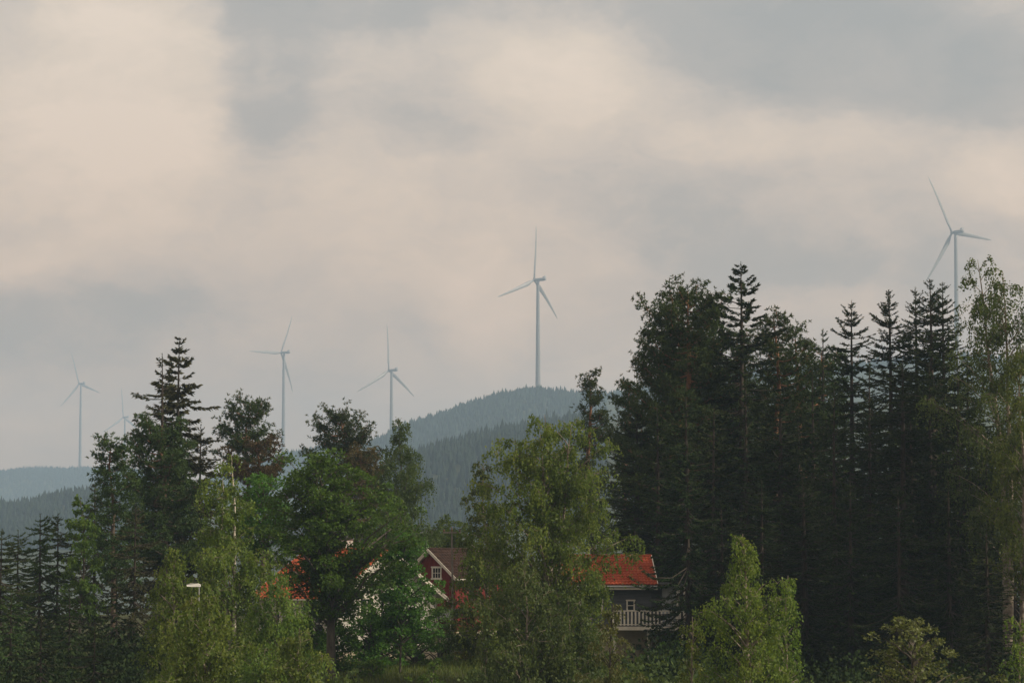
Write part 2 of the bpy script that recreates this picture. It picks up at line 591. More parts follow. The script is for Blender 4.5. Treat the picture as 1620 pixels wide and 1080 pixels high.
far_forest('forest', 'hazy blue spruce wood on the hill under the central wind turbine',
           [(560, 960, 3520, 4060, 6.6), (960, 1640, 3840, 4060, 9)], 11)
far_forest('forest', 'pale wooded ridge behind the trees at the foot of the two middle-left turbines', [(330, 660, 4700, 5020, 7.5)], 12)
far_forest('forest', 'palest wooded hill at the left edge under the leftmost turbine', [(-40, 300, 6350, 7000, 8.5)], 13)
far_forest('forest', 'grey wooded slope low at the left edge in front of the palest hill', [(-40, 300, 2150, 2640, 5.5)], 14)
far_forest('forest', 'darker wooded slope in the gap above the red house', [(480, 960, 1700, 2290, 5.8)], 15)


# ------------------------------------------------------------------ wind turbines
def blade_mesh(R):
    st = [0.02, 0.05, 0.09, 0.14, 0.20, 0.28, 0.38, 0.5, 0.62, 0.74, 0.85, 0.93, 0.98, 1.0]
    vs, fs = [], []
    N = 10
    for s in st:
        r = s * R
        root = 1 - smooth(0.05, 0.2, s)
        chord = 2.7 * root + (1 - root) * (5.4 * (1 - s) ** 0.75 * 1.05 + 1.1) * (1 if s < 0.97 else 0.6)
        thick = 2.7 * root + (1 - root) * chord * (0.30 - 0.16 * s)
        tw = math.radians(14 * (1 - s) ** 1.5 + 6)
        pre = 4.5 * s ** 2.2 + 1.5 * s
        for k in range(N):
            a = 2 * math.pi * k / N
            cx = math.cos(a) * chord / 2 - chord * 0.12 * (1 - root)
            ty = math.sin(a) * thick / 2 * (1 - 0.35 * math.cos(a) * (1 - root))
            # local: x along the rotor plane, y upwind
            x = cx * math.cos(tw) - ty * math.sin(tw)
            y = cx * math.sin(tw) + ty * math.cos(tw)
            vs.append((x, y + pre, r))
    for i in range(len(st) - 1):
        for k in range(N):
            fs.append((i * N + k, i * N + (k + 1) % N, (i + 1) * N + (k + 1) % N, (i + 1) * N + k))
    fs.append(tuple(range(N)))
    fs.append(tuple(range((len(st) - 1) * N, len(st) * N))[::-1])
    return vs, fs


def build_turbines():
    R = 78.0
    bv, bf = blade_mesh(R)
    bm_ = MB().add(bv, bf)
    proto_blade = bm_.build('blade_source', M['white_steel'], smooth_shade=True)
    blade_me = proto_blade.data
    bpy.data.objects.remove(proto_blade)
    # nacelle: y axis points upwind, origin at tower top centre
    nb = MB()
    secs = [(4.2, 1.5, 1.5, 0.0), (3.2, 1.9, 1.9, 0.0), (0, 2.1, 2.1, 0.05), (-6, 2.1, 2.15, 0.1), (-11.5, 2.0, 2.0, 0.15), (-13.2, 1.6, 1.5, 0.35)]
    N = 16
    vs, fs = [], []
    for (y, w, h, dz) in secs:
        for k in range(N):
            a = 2 * math.pi * k / N
            c, s = math.cos(a), math.sin(a)
            e = 0.5
            vs.append((math.copysign(abs(c) ** e, c) * w, y, math.copysign(abs(s) ** e, s) * h + 2.3 + dz))
    for i in range(len(secs) - 1):
        for k in range(N):
            fs.append((i * N + k, i * N + (k + 1) % N, (i + 1) * N + (k + 1) % N, (i + 1) * N + k))
    fs += [tuple(range(N)), tuple(range((len(secs) - 1) * N, len(secs) * N))[::-1]]
    nb.add(vs, fs)
    cb = MB().box(-1.9, 1.9, -12.6, -11.9, 4.6, 7.0).box(-1.9, -1.6, -11.9, -9.4, 4.6, 6.2).box(1.6, 1.9, -11.9, -9.4, 4.6, 6.2)
    hb = MB()
    prof = [(4.3, 1.7), (5.0, 2.05), (6.6, 2.1), (7.8, 1.8), (8.7, 1.2), (9.1, 0.4)]
    hb.tube([(0, y, 2.3) for y, _ in prof], [r for _, r in prof], 18)
    rows = [  # hub px, distance, yaw of the rotor axis to the left of straight away, rotor angle, label
        (1506, 368, 3665, 37, -27, 'nearest wind turbine, above the tall birch at the right edge'),
        (845, 443, 3960, 52, 9, 'wind turbine standing on the crest of the middle hill'),
        (444.5, 558, 5067, 55, 29, 'wind turbine with one level blade behind the rounded pine on the left'),
        (615, 586, 4785, 48, 1, 'wind turbine rising behind the greyish weeping birch, smallest of the middle ones'),
        (125, 607, 6890, 52, -16, 'faint wind turbine on the pale hill at the left edge'),
        (195, 660, 7650, 50, -2, 'faintest wind turbine, half hidden behind the broad dark pine'),
    ]
    for (hx, hy, D, yaw, phi, label) in rows:
        hub = P(hx, hy, D)
        th = math.radians(yaw)
        ax = Vector((-math.sin(th), math.cos(th), 0))
        tx, ty = hub.x - ax.x * 6.5, hub.y - ax.y * 6.5
        zg = hz(tx, ty) - 1.0
        top = hub.z - 2.3 - zg
        t = thing('wind_turbine', label, 'wind turbine', (tx, ty, zg), th, 'wind turbines on the hills')
        ts = [0, 0.02, 0.25, 0.5, 0.75, 0.97, 1.0]
        rad = [3.9, 3.75, 3.25, 2.85, 2.45, 2.1, 2.1]
        tb = MB().tube([(0, 0, top * q) for q in ts], rad, 24)
        tb.build('tower', M['white_steel'], t, True)
        na = nb.build('nacelle', M['white_steel'], t, True, (0, 0, top))
        cb.build('cooler', M['grey_steel'], na)
        hbo = hb.build('hub', M['white_steel'], t, True, (0, 0, top))
        for k in range(3):
            b = link('blade', blade_me, t, (0, 6.4, top + 2.3))
            b.rotation_euler = (0, math.radians(phi + 120 * k), 0)


build_turbines()


# ------------------------------------------------------------------ houses
def tile_roof(name, m, a, b, c, d, rows, cols, parent, thick=0.05):
    """clay tiles on the slope a-b (ridge) to d-c (eave): every course steps, every tile is arched"""
    a, b, c, d = (np.array(q, float) for q in (a, b, c, d))
    n = np.cross(b - a, d - a)
    n = n / np.linalg.norm(n)
    if n[2] < 0:
        n = -n
    V, F = [], []
    per = 4
    us = np.linspace(0, 1, cols * per + 1)
    ph = (np.arange(cols * per + 1) % per) / per
    prof = np.where(ph == 0, 0.0, np.sin(ph * math.pi)) * thick * 0.9
    rr = random.Random(len(name) * 7 + rows)
    for r in range(rows):
        t0, t1 = r / rows, (r + 1.12) / rows
        k = len(V)
        jit = [rr.uniform(-0.006, 0.006) for _ in range(cols + 1)]
        for t, off in ((t0, 0.005), (t1, thick * 0.75), (t1, -0.01)):
            for i, u in enumerate(us):
                p = (a + (b - a) * u) * (1 - t) + (d + (c - d) * u) * t
                V.append(tuple(p + n * ((prof[i] if off > 0 else 0) + off + jit[i // per])))
        w = len(us)
        for q in range(2):
            for i in range(w - 1):
                F.append((k + q * w + i, k + q * w + i + 1, k + (q + 1) * w + i + 1, k + (q + 1) * w + i))
    me = bpy.data.meshes.new(name)
    me.from_pydata(V, [], F)
    me.materials.append(m)
    return link(name, me, parent)


def boards(mb, x0, x1, z0, z1, y, face=-1, pitch=0.16, gable=None, depth=0.02):
    """vertical boards with battens on a wall plane y; gable(x) gives the top"""
    n = max(1, int(round((x1 - x0) / pitch)))
    w = (x1 - x0) / n
    for i in range(n):
        xa = x0 + i * w
        xb = xa + w * 0.93
        ya = y + face * (depth if i % 2 else depth * 0.35)
        ta = gable(xa) if gable else z1
        tb = gable(xb) if gable else z1
        mb.prism([(xa, y, z0), (xb, y, z0), (xb, y, tb), (xa, y, ta)], (0, ya - y, 0))


def window(parent, cx, cz, w, h, y, nx, nz, frame_m, face=-1, axis='x', fw=0.1):
    """window on a wall: casing, sash bars and panes, each pane a mesh of its own. axis 'x': wall lies along x at y; 'y': along y at x=y"""
    def bx(mb, a0, a1, d0, d1, z0, z1):
        lo, hi = min(d0, d1), max(d0, d1)
        if axis == 'x':
            mb.box(a0, a1, lo, hi, z0, z1)
        else:
            mb.box(lo, hi, a0, a1, z0, z1)
    f = face
    wo = link('window', None, parent)
    fr = MB()
    bx(fr, cx - w / 2 - fw, cx - w / 2, y, y + f * 0.06, cz - h / 2 - fw, cz + h / 2 + fw)
    bx(fr, cx + w / 2, cx + w / 2 + fw, y, y + f * 0.06, cz - h / 2 - fw, cz + h / 2 + fw)
    bx(fr, cx - w / 2 - fw * 1.5, cx + w / 2 + fw * 1.5, y, y + f * 0.075, cz + h / 2, cz + h / 2 + fw * 1.15)
    bx(fr, cx - w / 2 - fw * 1.5, cx + w / 2 + fw * 1.5, y, y + f * 0.09, cz - h / 2 - fw * 1.15, cz - h / 2)
    fr.build('frame', frame_m, wo)
    sb = MB()
    for i in range(nx + 1):
        x = cx - w / 2 + w * i / nx
        bx(sb, x - 0.022, x + 0.022, y, y + f * 0.045, cz - h / 2, cz + h / 2)
    for j in range(nz + 1):
        z = cz - h / 2 + h * j / nz
        bx(sb, cx - w / 2, cx + w / 2, y, y + f * 0.042, z - 0.022, z + 0.022)
    sb.build('sash', frame_m, wo)
    for i in range(nx):
        for j in range(nz):
            g = MB()
            bx(g, cx - w / 2 + w * i / nx + 0.022, cx - w / 2 + w * (i + 1) / nx - 0.022, y, y + f * 0.026,
               cz - h / 2 + h * j / nz + 0.022, cz - h / 2 + h * (j + 1) / nz - 0.022)
            g.build('pane', M['glass'], wo)
    return wo


def gable_house(label, loc, rz, wid, length, wall_h, rise, over, wall_m, roof_m, trim_m, cat='house', name='house', rows=12, cols=26,
                eave_over=0.45, vertical=True, base_m=None, base_h=0.4):
    """gable wall at local y=0 facing -y, ridge along +y. Returns the root, to which openings are added."""
    t = thing(name, label, cat, loc, rz)
    hw = wid / 2
    slope = rise / hw

    def top(x):
        return wall_h + rise - abs(x) * slope
    core = MB()
    core.prism([(-hw, 0, 0), (hw, 0, 0), (hw, 0, wall_h), (0, 0, wall_h + rise), (-hw, 0, wall_h)], (0, length, 0))
    wl = core.build('wall', wall_m, t)
    cl = MB()
    if vertical:
        boards(cl, -hw, 0, 0.1, 0, 0, -1, 0.17, top)
        boards(cl, 0, hw, 0.1, 0, 0, -1, 0.17, top)
        nb = int(length / 0.17)
        for sx in (-1, 1):
            for i in range(nb):
                ya = i * length / nb
                d = 0.02 if i % 2 else 0.007
                x0, x1 = sorted((sx * hw, sx * (hw + d)))
                cl.box(x0, x1, ya, ya + length / nb * 0.93, 0.1, wall_h)
    else:
        z = 0.1
        while z < wall_h + rise - 0.2:
            e = hw if z < wall_h else (wall_h + rise - z) / slope - 0.12
            if e > 0.15:
                cl.prism([(-e, 0, z), (-e, -0.03, z), (-e, -0.012, z + 0.14), (-e, 0, z + 0.14)], (2 * e, 0, 0))
                if z < wall_h - 0.15:
                    for sx in (-1, 1):
                        cl.prism([(sx * hw, 0, z), (sx * (hw + 0.03), 0, z), (sx * (hw + 0.012), 0, z + 0.14), (sx * hw, 0, z + 0.14)], (0, length, 0))
            z += 0.15
    tag(cl.build('cladding', wall_m, wl), kind='stuff')
    if base_m:
        MB().box(-hw - 0.05, hw + 0.05, -0.05, length + 0.05, -1.2, base_h).build('foundation', base_m, t)
    ex = hw + eave_over
    ze = wall_h - eave_over * slope
    y0, y1 = -over, length + over
    zr = wall_h + rise
    rf = MB()
    for sx in (-1, 1):
        rf.prism([(0, y0, zr + 0.03), (sx * ex, y0, ze + 0.03), (sx * ex, y0, ze + 0.17), (0, y0, zr + 0.19)], (0, y1 - y0, 0))
    ro = rf.build('roof', trim_m, t)
    for sx in (-1, 1):
        tg = tile_roof('roof_tiles', roof_m, (0, y0 - 0.03, zr + 0.19), (0, y1 + 0.03, zr + 0.19), (sx * (ex + 0.06), y1 + 0.03, ze + 0.14),
                       (sx * (ex + 0.06), y0 - 0.03, ze + 0.14), rows, cols, ro)
        tag(tg, kind='stuff')
        for (ya, nm) in ((y0, 'barge_board'), (y1, 'barge_board')):
            f = -0.05 if ya == y0 else 0.05
            MB().prism([(0, ya, zr - 0.06), (sx * ex, ya, ze - 0.08), (sx * ex, ya, ze + 0.14), (0, ya, zr + 0.17)], (0, f, 0)).build(nm, trim_m, ro)
            MB().prism([(0, ya + f, zr + 0.10), (sx * (ex + .04), ya + f, ze + 0.08), (sx * (ex + .04), ya + f, ze + 0.19), (0, ya + f, zr + 0.22)],
                       (0, f * 0.7, 0)).build('verge_board', trim_m, ro)
        MB().tube([(sx * (ex + 0.1), y0, ze + 0.05), (sx * (ex + 0.1), y1, ze + 0.05)], [0.06, 0.06], 8).build('gutter', trim_m, ro)
    rc = MB()
    ny = int((y1 - y0) / 0.4)
    for i in range(ny):
        ya = y0 + (y1 - y0) * i / ny
        rc.tube([(0, ya, zr + 0.2), (0, ya + 0.43, zr + 0.215)], [0.12, 0.10], 8)
    tag(rc.build('ridge_tiles', roof_m, ro), kind='stuff')
    return t


def chimney(parent, x, y, z0, z1, m, cap_m, w=0.6):
    c = MB().box(x - w / 2, x + w / 2, y - w / 2, y + w / 2, z0, z1).build('chimney', m, parent)
    MB().box(x - w / 2 - 0.08, x + w / 2 + 0.08, y - w / 2 - 0.08, y + w / 2 + 0.08, z1, z1 + 0.12).box(
        x - w / 4, x + w / 4, y - w / 4, y + w / 4, z1 + 0.12, z1 + 0.3).build('cap', cap_m, c)
    return c


def house_frame(ax, ay, d, wall_h, rise):
    """base point for a house whose near gable apex shows at (ax, ay) at distance d"""
    p = P(ax, ay, d)
    return (p.x, p.y, p.z - wall_h - rise - 0.2)


# white house with the orange roof, gable turned a little to the right, ridge running back to the left
psi = math.radians(33)
wh = gable_house('white wooden house with bright orange tiled roof behind the big broadleaf tree',
                 house_frame(612, 868, 200, 4.2, 2.9), psi, 8.0, 11.0, 4.2, 2.9, 0.5, M['white_board'], M['tile_orange'], M['trim'],
                 vertical=False, rows=12, cols=38, eave_over=0.6, base_m=M['plaster'], base_h=0.35)
window(wh, 0.9, 3.3, 1.0, 1.2, -0.03, 2, 3, M['trim'])
window(wh, -1.6, 3.3, 1.0, 1.2, -0.03, 2, 3, M['trim'])
window(wh, 0.0, 5.4, 0.8, 0.9, -0.03, 2, 2, M['trim'])
window(wh, 2.4, 1.3, 1.0, 1.1, -0.03, 2, 2, M['trim'])
for yy in (2.2, 5.2, 8.4):
    window(wh, yy, 2.2, 1.1, 1.2, -4.03, 2, 2, M['trim'], -1, 'y')
MB().tube([(0.1, -0.14, 0.1), (0.1, -0.14, 4.6)], [0.045, 0.045], 8).build('downpipe', M['dark_roof'], wh)
chimney(wh, 0.3, 6.0, 6.2, 8.0, M['white_board'], M['dark_roof'])

# red house, gable turned to the left, ridge running back to the right
rh = gable_house('dark red wooden house with brown roof and white-framed gable window', house_frame(682, 868, 232, 4.6, 2.0), math.radians(-38),
                 5.0, 8.0, 4.6, 2.0, 0.35, M['red_board'], M['tile_brown'], M['trim'], rows=10, cols=26, eave_over=0.35, base_m=M['plaster'], base_h=0.3)
window(rh, 0.62, 4.9, 0.78, 0.8, -0.022, 3, 2, M['trim'], fw=0.11)
window(rh, -1.3, 2.0, 0.9, 1.2, -0.022, 2, 3, M['trim'], fw=0.11)
MB().box(2.44, 2.56, -0.06, 0.06, 0.1, 4.5).build('corner_board', M['red_board'], rh)
# lean-to at the foot of the red gable
MB().prism([(-0.4, -1.6, 1.35), (3.4, -1.6, 1.35), (3.4, -0.03, 2.0), (-0.4, -0.03, 2.0)], (0, 0, 0.1)).build('porch_roof', M['dark_roof'], rh)
MB().box(-0.4, 3.4, -1.7, -1.6, 1.28, 1.46).build('porch_fascia', M['grey_board'], rh)
for px_ in (-0.3, 1.5, 3.3):
    MB().box(px_ - 0.06, px_ + 0.06, -1.56, -1.44, -0.6, 1.36).build('porch_post', M['trim'], rh)


# slate-blue house with the red roof and the balcony
def balcony_house():
    d = 195.0
    s = FPX / d
    zr = P(1030, 883, d).z
    deck = P(1030, 990, d - 3.2).z
    xr = P(1031, 884, d).x
    xl = P(862, 884, d).x
    Wd = xr - xl
    gz = hz((xl + xr) / 2, d) - 0.1
    t = thing('house', 'slate blue house with red tiled roof and white railed balcony', 'house', (xl, d, gz), math.radians(4))
    zd = deck - gz
    ridge = zr - gz
    hd = 3.0             # half depth
    rise = 1.55
    over = 0.55
    slope = rise / hd
    weave = ridge - rise
    # ridge at y=0, front wall at y=-hd
    wl = MB().box(0.35, Wd - 0.35, -hd, hd, zd, weave).build('wall', M['slate_board'], t)
    MB().prism([(0.35, -hd, weave), (0.35, hd, weave), (0.35, 0, ridge - 0.06)], (Wd - 0.7, 0, 0)).build('gable_wall', M['slate_board'], t)
    cl = MB()
    z = zd + 0.02
    while z < weave - 0.1:
        cl.prism([(0.35, -hd, z), (0.35, -hd - 0.035, z), (0.35, -hd - 0.012, z + 0.15), (0.35, -hd, z + 0.15)], (Wd - 0.7, 0, 0))
        cl.prism([(Wd - 0.35, -hd, z), (Wd - 0.315, -hd, z), (Wd - 0.338, -hd, z + 0.15), (Wd - 0.35, -hd, z + 0.15)], (0, 2 * hd, 0))
        z += 0.16
    tag(cl.build('cladding', M['slate_board'], wl), kind='stuff')
    MB().box(0.4, Wd - 0.4, -hd + 0.05, hd, -1.0, zd - 0.02).build('basement_wall', M['plaster'], t)
    # roof
    rf = MB()
    ye, ze = -hd - over, ridge - (hd + over) * slope
    for sy in (-1, 1):
        rf.prism([(0, 0, ridge), (0, sy * (hd + over), ze), (0, sy * (hd + over), ze + 0.14), (0, 0, ridge + 0.15)], (Wd, 0, 0))
    ro = rf.build('roof', M['trim'], t)
    for sy in (-1, 1):
        tag(tile_roof('roof_tiles', M['tile_red'], (-0.02, 0, ridge + 0.15), (Wd + 0.02, 0, ridge + 0.15), (Wd + 0.02, sy * (hd + over + 0.05), ze + 0.12),
                      (-0.02, sy * (hd + over + 0.05), ze + 0.12), 11, 30, ro, 0.055), kind='stuff')
        for xx in (0.0, Wd):
            f = -0.05 if xx == 0 else 0.05
            MB().prism([(xx, 0, ridge - 0.05), (xx, sy * (hd + over), ze - 0.07), (xx, sy * (hd + over), ze + 0.2), (xx, 0, ridge + 0.24)], (f, 0, 0)).build('barge_board', M['trim'], ro)
    MB().box(0, Wd, ye - 0.02, ye + 0.03, ze - 0.22, ze - 0.01).build('fascia', M['trim'], ro)
    MB().tube([(0, ye - 0.09, ze - 0.02), (Wd, ye - 0.09, ze - 0.02)], [0.06, 0.06], 8).build('gutter', M['grey_steel'], ro)
    rc = MB()
    n = int(Wd / 0.38)
    for i in range(n):
        rc.tube([(Wd * i / n, 0, ridge + 0.17), (Wd * i / n + 0.41, 0, ridge + 0.185)], [0.12, 0.10], 8)
    tag(rc.build('ridge_tiles', M['tile_red'], ro), kind='stuff')

    def lx(px, dd):
        return P(px, 900, dd).x - xl
    # covered end: pale wall, white posts and a flat canopy
    xa, xb, xc = lx(1043, d - 3), lx(1064, d - 3), lx(1076, d - 3)
    MB().box(xa, xb, -hd - 0.16, -hd - 0.04, zd, weave - 0.2).build('pale_wall', M['pale_board'], t)
    for i, xx in enumerate((xb + 0.06, lx(1068.5, d - 3), xc)):
        w = (0.07, 0.03, 0.06)[i]
        MB().box(xx - w, xx + w, -hd - 0.9, -hd - 0.9 + 2 * w, zd, weave - 0.25).build('post', M['trim'], t)
    MB().box(xa - 0.2, xc + 0.4, -hd - 1.1, hd, weave - 0.25, weave - 0.06).build('canopy', M['dark_roof'], t)
    MB().box(Wd - 0.4, xc, -hd + 0.4, hd, -0.6, weave - 0.26).build('side_wall', M['slate_board'], t)
    # windows
    window(t, lx(993, d - 3), zd + 1.35, 0.42, 0.62, -hd - 0.036, 1, 2, M['trim'], fw=0.07)
    window(t, lx(930, d - 3), zd + 1.5, 1.4, 1.2, -hd - 0.036, 2, 1, M['trim'])
    # balcony
    bx0, bx1 = lx(962, d - 3.6), lx(1074, d - 3.6)
    y0 = -hd - 1.5
    b = link('balcony', None, t)
    MB().box(bx0, bx1, y0, -hd - 0.04, zd - 0.16, zd - 0.02).build('deck', M['grey_board'], b)
    MB().box(bx0 - 0.02, bx1 + 0.02, y0 - 0.06, y0 - 0.003, zd - 0.24, zd + 0.0).build('edge_beam', M['trim'], b)
    MB().box(bx0, bx1, y0 - 0.03, y0 + 0.06, zd + 0.98, zd + 1.05).build('handrail', M['trim'], b)
    MB().box(bx0, bx1, y0, y0 + 0.04, zd + 0.10, zd + 0.16).build('bottom_rail', M['trim'], b)
    n = int((bx1 - bx0) / 0.235)
    bal = MB().box(-0.055, 0.055, y0 - 0.028, y0 - 0.003, zd + 0.06, zd + 0.965).mesh('baluster', M['trim'])
    for i in range(n + 1):
        link('baluster', bal, b, (bx0 + (bx1 - bx0) * i / n, 0, 0))
    for xx in (bx0 + 0.1, (bx0 + bx1) / 2, bx1 - 0.1):
        MB().box(xx - 0.07, xx + 0.07, y0 + 0.1, y0 + 0.24, -0.8, zd - 0.17).build('support_post', M['trim'], b)
    MB().bar((lx(1010, d - 4), y0 + 0.3, zd - 0.95), (lx(1062, d - 4), y0 + 0.3, zd - 0.32), 0.08, 0.1).build('brace', M['dark_wood'], b)
    # basement door
    dr = MB().box(lx(1026, d - 3), lx(1042, d - 3), -hd + 0.0, -hd + 0.049, 0.1, zd - 0.35).build('door', M['trim'], t)
    MB().box(lx(1027, d - 3), lx(1031.5, d - 3), -hd - 0.03, -hd - 0.002, 0.2, zd - 0.45).build('door_leaf', M['dark_wood'], dr)
    MB().box(lx(1036.5, d - 3), lx(1041, d - 3), -hd - 0.03, -hd - 0.002, 0.2, zd - 0.45).build('door_leaf', M['dark_wood'], dr)
    return t


balcony_house()

# a house with a red roof peeping over the white one, and a grey one far back
p = P(645, 850, 292)
bh = gable_house('white house with red roof just showing above the broadleaf tree', house_frame(645, 850, 292, 4.6, 2.4), math.radians(20), 6.5, 9, 4.6, 2.4, 0.4,
                 M['white_board'], M['tile_red'], M['trim'], rows=8, cols=22, base_m=M['plaster'])
window(bh, 0.3, 5.3, 0.8, 0.8, -0.022, 2, 2, M['trim'])
gh = gable_house('hazy grey house low in the gap between the weeping birch and the big birch', house_frame(688, 838, 520, 5.2, 2.0), math.radians(42), 6.5, 9, 5.2, 2.0, 0.4,
                 M['grey_board'], M['dark_roof'], M['grey_board'], rows=8, cols=22, base_m=M['plaster'])
window(gh, -1.0, 5.4, 1.1, 1.0, -0.022, 2, 1, M['grey_board'])
window(gh, 1.4, 3.0, 1.1, 1.0, -0.022, 2, 1, M['grey_board'])

# utility pole in front of the red house
pp = P(715, 833, 226)
pg = hz(pp.x, pp.y)
up = thing('utility_pole', 'thin wooden utility pole with crossarm beside the red house', 'pole', (pp.x, pp.y, pg))
ph = pp.z - pg
MB().tube([(0, 0, -0.4), (0.05, 0, ph * 0.5), (-0.02, 0, ph)], [0.095, 0.08, 0.065], 10).build('pole', M['pole_wood'], up)
ca = MB().box(-0.7, 0.7, -0.16, -0.08, ph - 0.5, ph - 0.38).build('crossarm', M['pole_wood'], up)
for q in (-0.62, 0, 0.62):
    MB().tube([(q, -0.12, ph - 0.38), (q, -0.12, ph - 0.3), (q, -0.12, ph - 0.26), (q, -0.12, ph - 0.18)], [0.03, 0.07, 0.05, 0.03], 8).build('insulator', M['ceramic'], ca)

# street lamp among the birches
lp = P(315, 927, 150)
lg = hz(lp.x, lp.y)
lamp = thing('street_lamp', 'street lamp with flat white head among the birches on the left', 'street lamp', (lp.x, lp.y, lg))
lh = lp.z - lg
MB().tube([(0, 0, -0.3), (0, 0, lh * 0.5), (0, 0, lh)], [0.045, 0.033, 0.025], 10).build('pole', M['lamp_metal'], lamp)
MB().prism([(0.06, -0.13, lh - 0.02), (-0.25, -0.15, lh - 0.02), (-0.62, -0.10, lh + 0.0), (-0.64, -0.06, lh + 0.08), (-0.45, -0.1, lh + 0.16), (-0.05, -0.13, lh + 0.15), (0.06, -0.13, lh + 0.1)], (0, 0.28, 0)).build('lamp_head', M['lamp_head'], lamp)


# ------------------------------------------------------------------ trees
class Wood:
    """trunk and limbs as swept tubes"""
    def __init__(self):
        self.v, self.f, self.n = [], [], 0

    def tube(self, pts, rad, sides):
        pts = np.asarray(pts, float)
        rad = np.asarray(rad, float)
        d = np.gradient(pts, axis=0)
        d = unit(d)
        ref = np.where(np.abs(d[:, :1]) < 0.8, np.array([[1.0, 0, 0]]), np.array([[0, 1.0, 0]]))
        s = unit(np.cross(d, ref))
        t = np.cross(s, d)
        a = np.arange(sides) * 2 * math.pi / sides
        ring = pts[:, None] + (s[:, None] * np.cos(a)[None, :, None] + t[:, None] * np.sin(a)[None, :, None]) * rad[:, None, None]
        m = len(pts)
        i = np.arange(m - 1)[:, None] * sides
        k = np.arange(sides)[None]
        k2 = (k + 1) % sides
        f = np.stack([i + k, i + k2, i + sides + k2, i + sides + k], -1).reshape(-1, 4) + self.n
        self.v.append(ring.reshape(-1, 3))
        self.f.append(f)
        self.n += m * sides

    def mesh(self, name, m):
        return mesh_quads(name, np.concatenate(self.v), np.concatenate(self.f), m, smooth_shade=True)


class Leaves:
    def __init__(self):
        self.p, self.u, self.v, self.t = [], [], [], []

    def add(self, p, u, v, t):
        self.p.append(p)
        self.u.append(u)
        self.v.append(v)
        self.t.append(np.broadcast_to(t, (len(p),)))

    def mesh(self, name, m):
        p, u, v, t = (np.concatenate(q) for q in (self.p, self.u, self.v, self.t))
        V = np.stack([p, p + u * 0.45 + v, p + u, p + u * 0.45 - v], 1).reshape(-1, 3)
        F = np.arange(len(p) * 4).reshape(-1, 4)
        return mesh_quads(name, V, F, m, np.clip(t, 0, 1))


def rand_unit(r, n):
    return unit(r.normal(size=(n, 3)))


def interp_prof(prof, t):
    return np.interp(t, [q[0] for q in prof], [q[1] for q in prof])


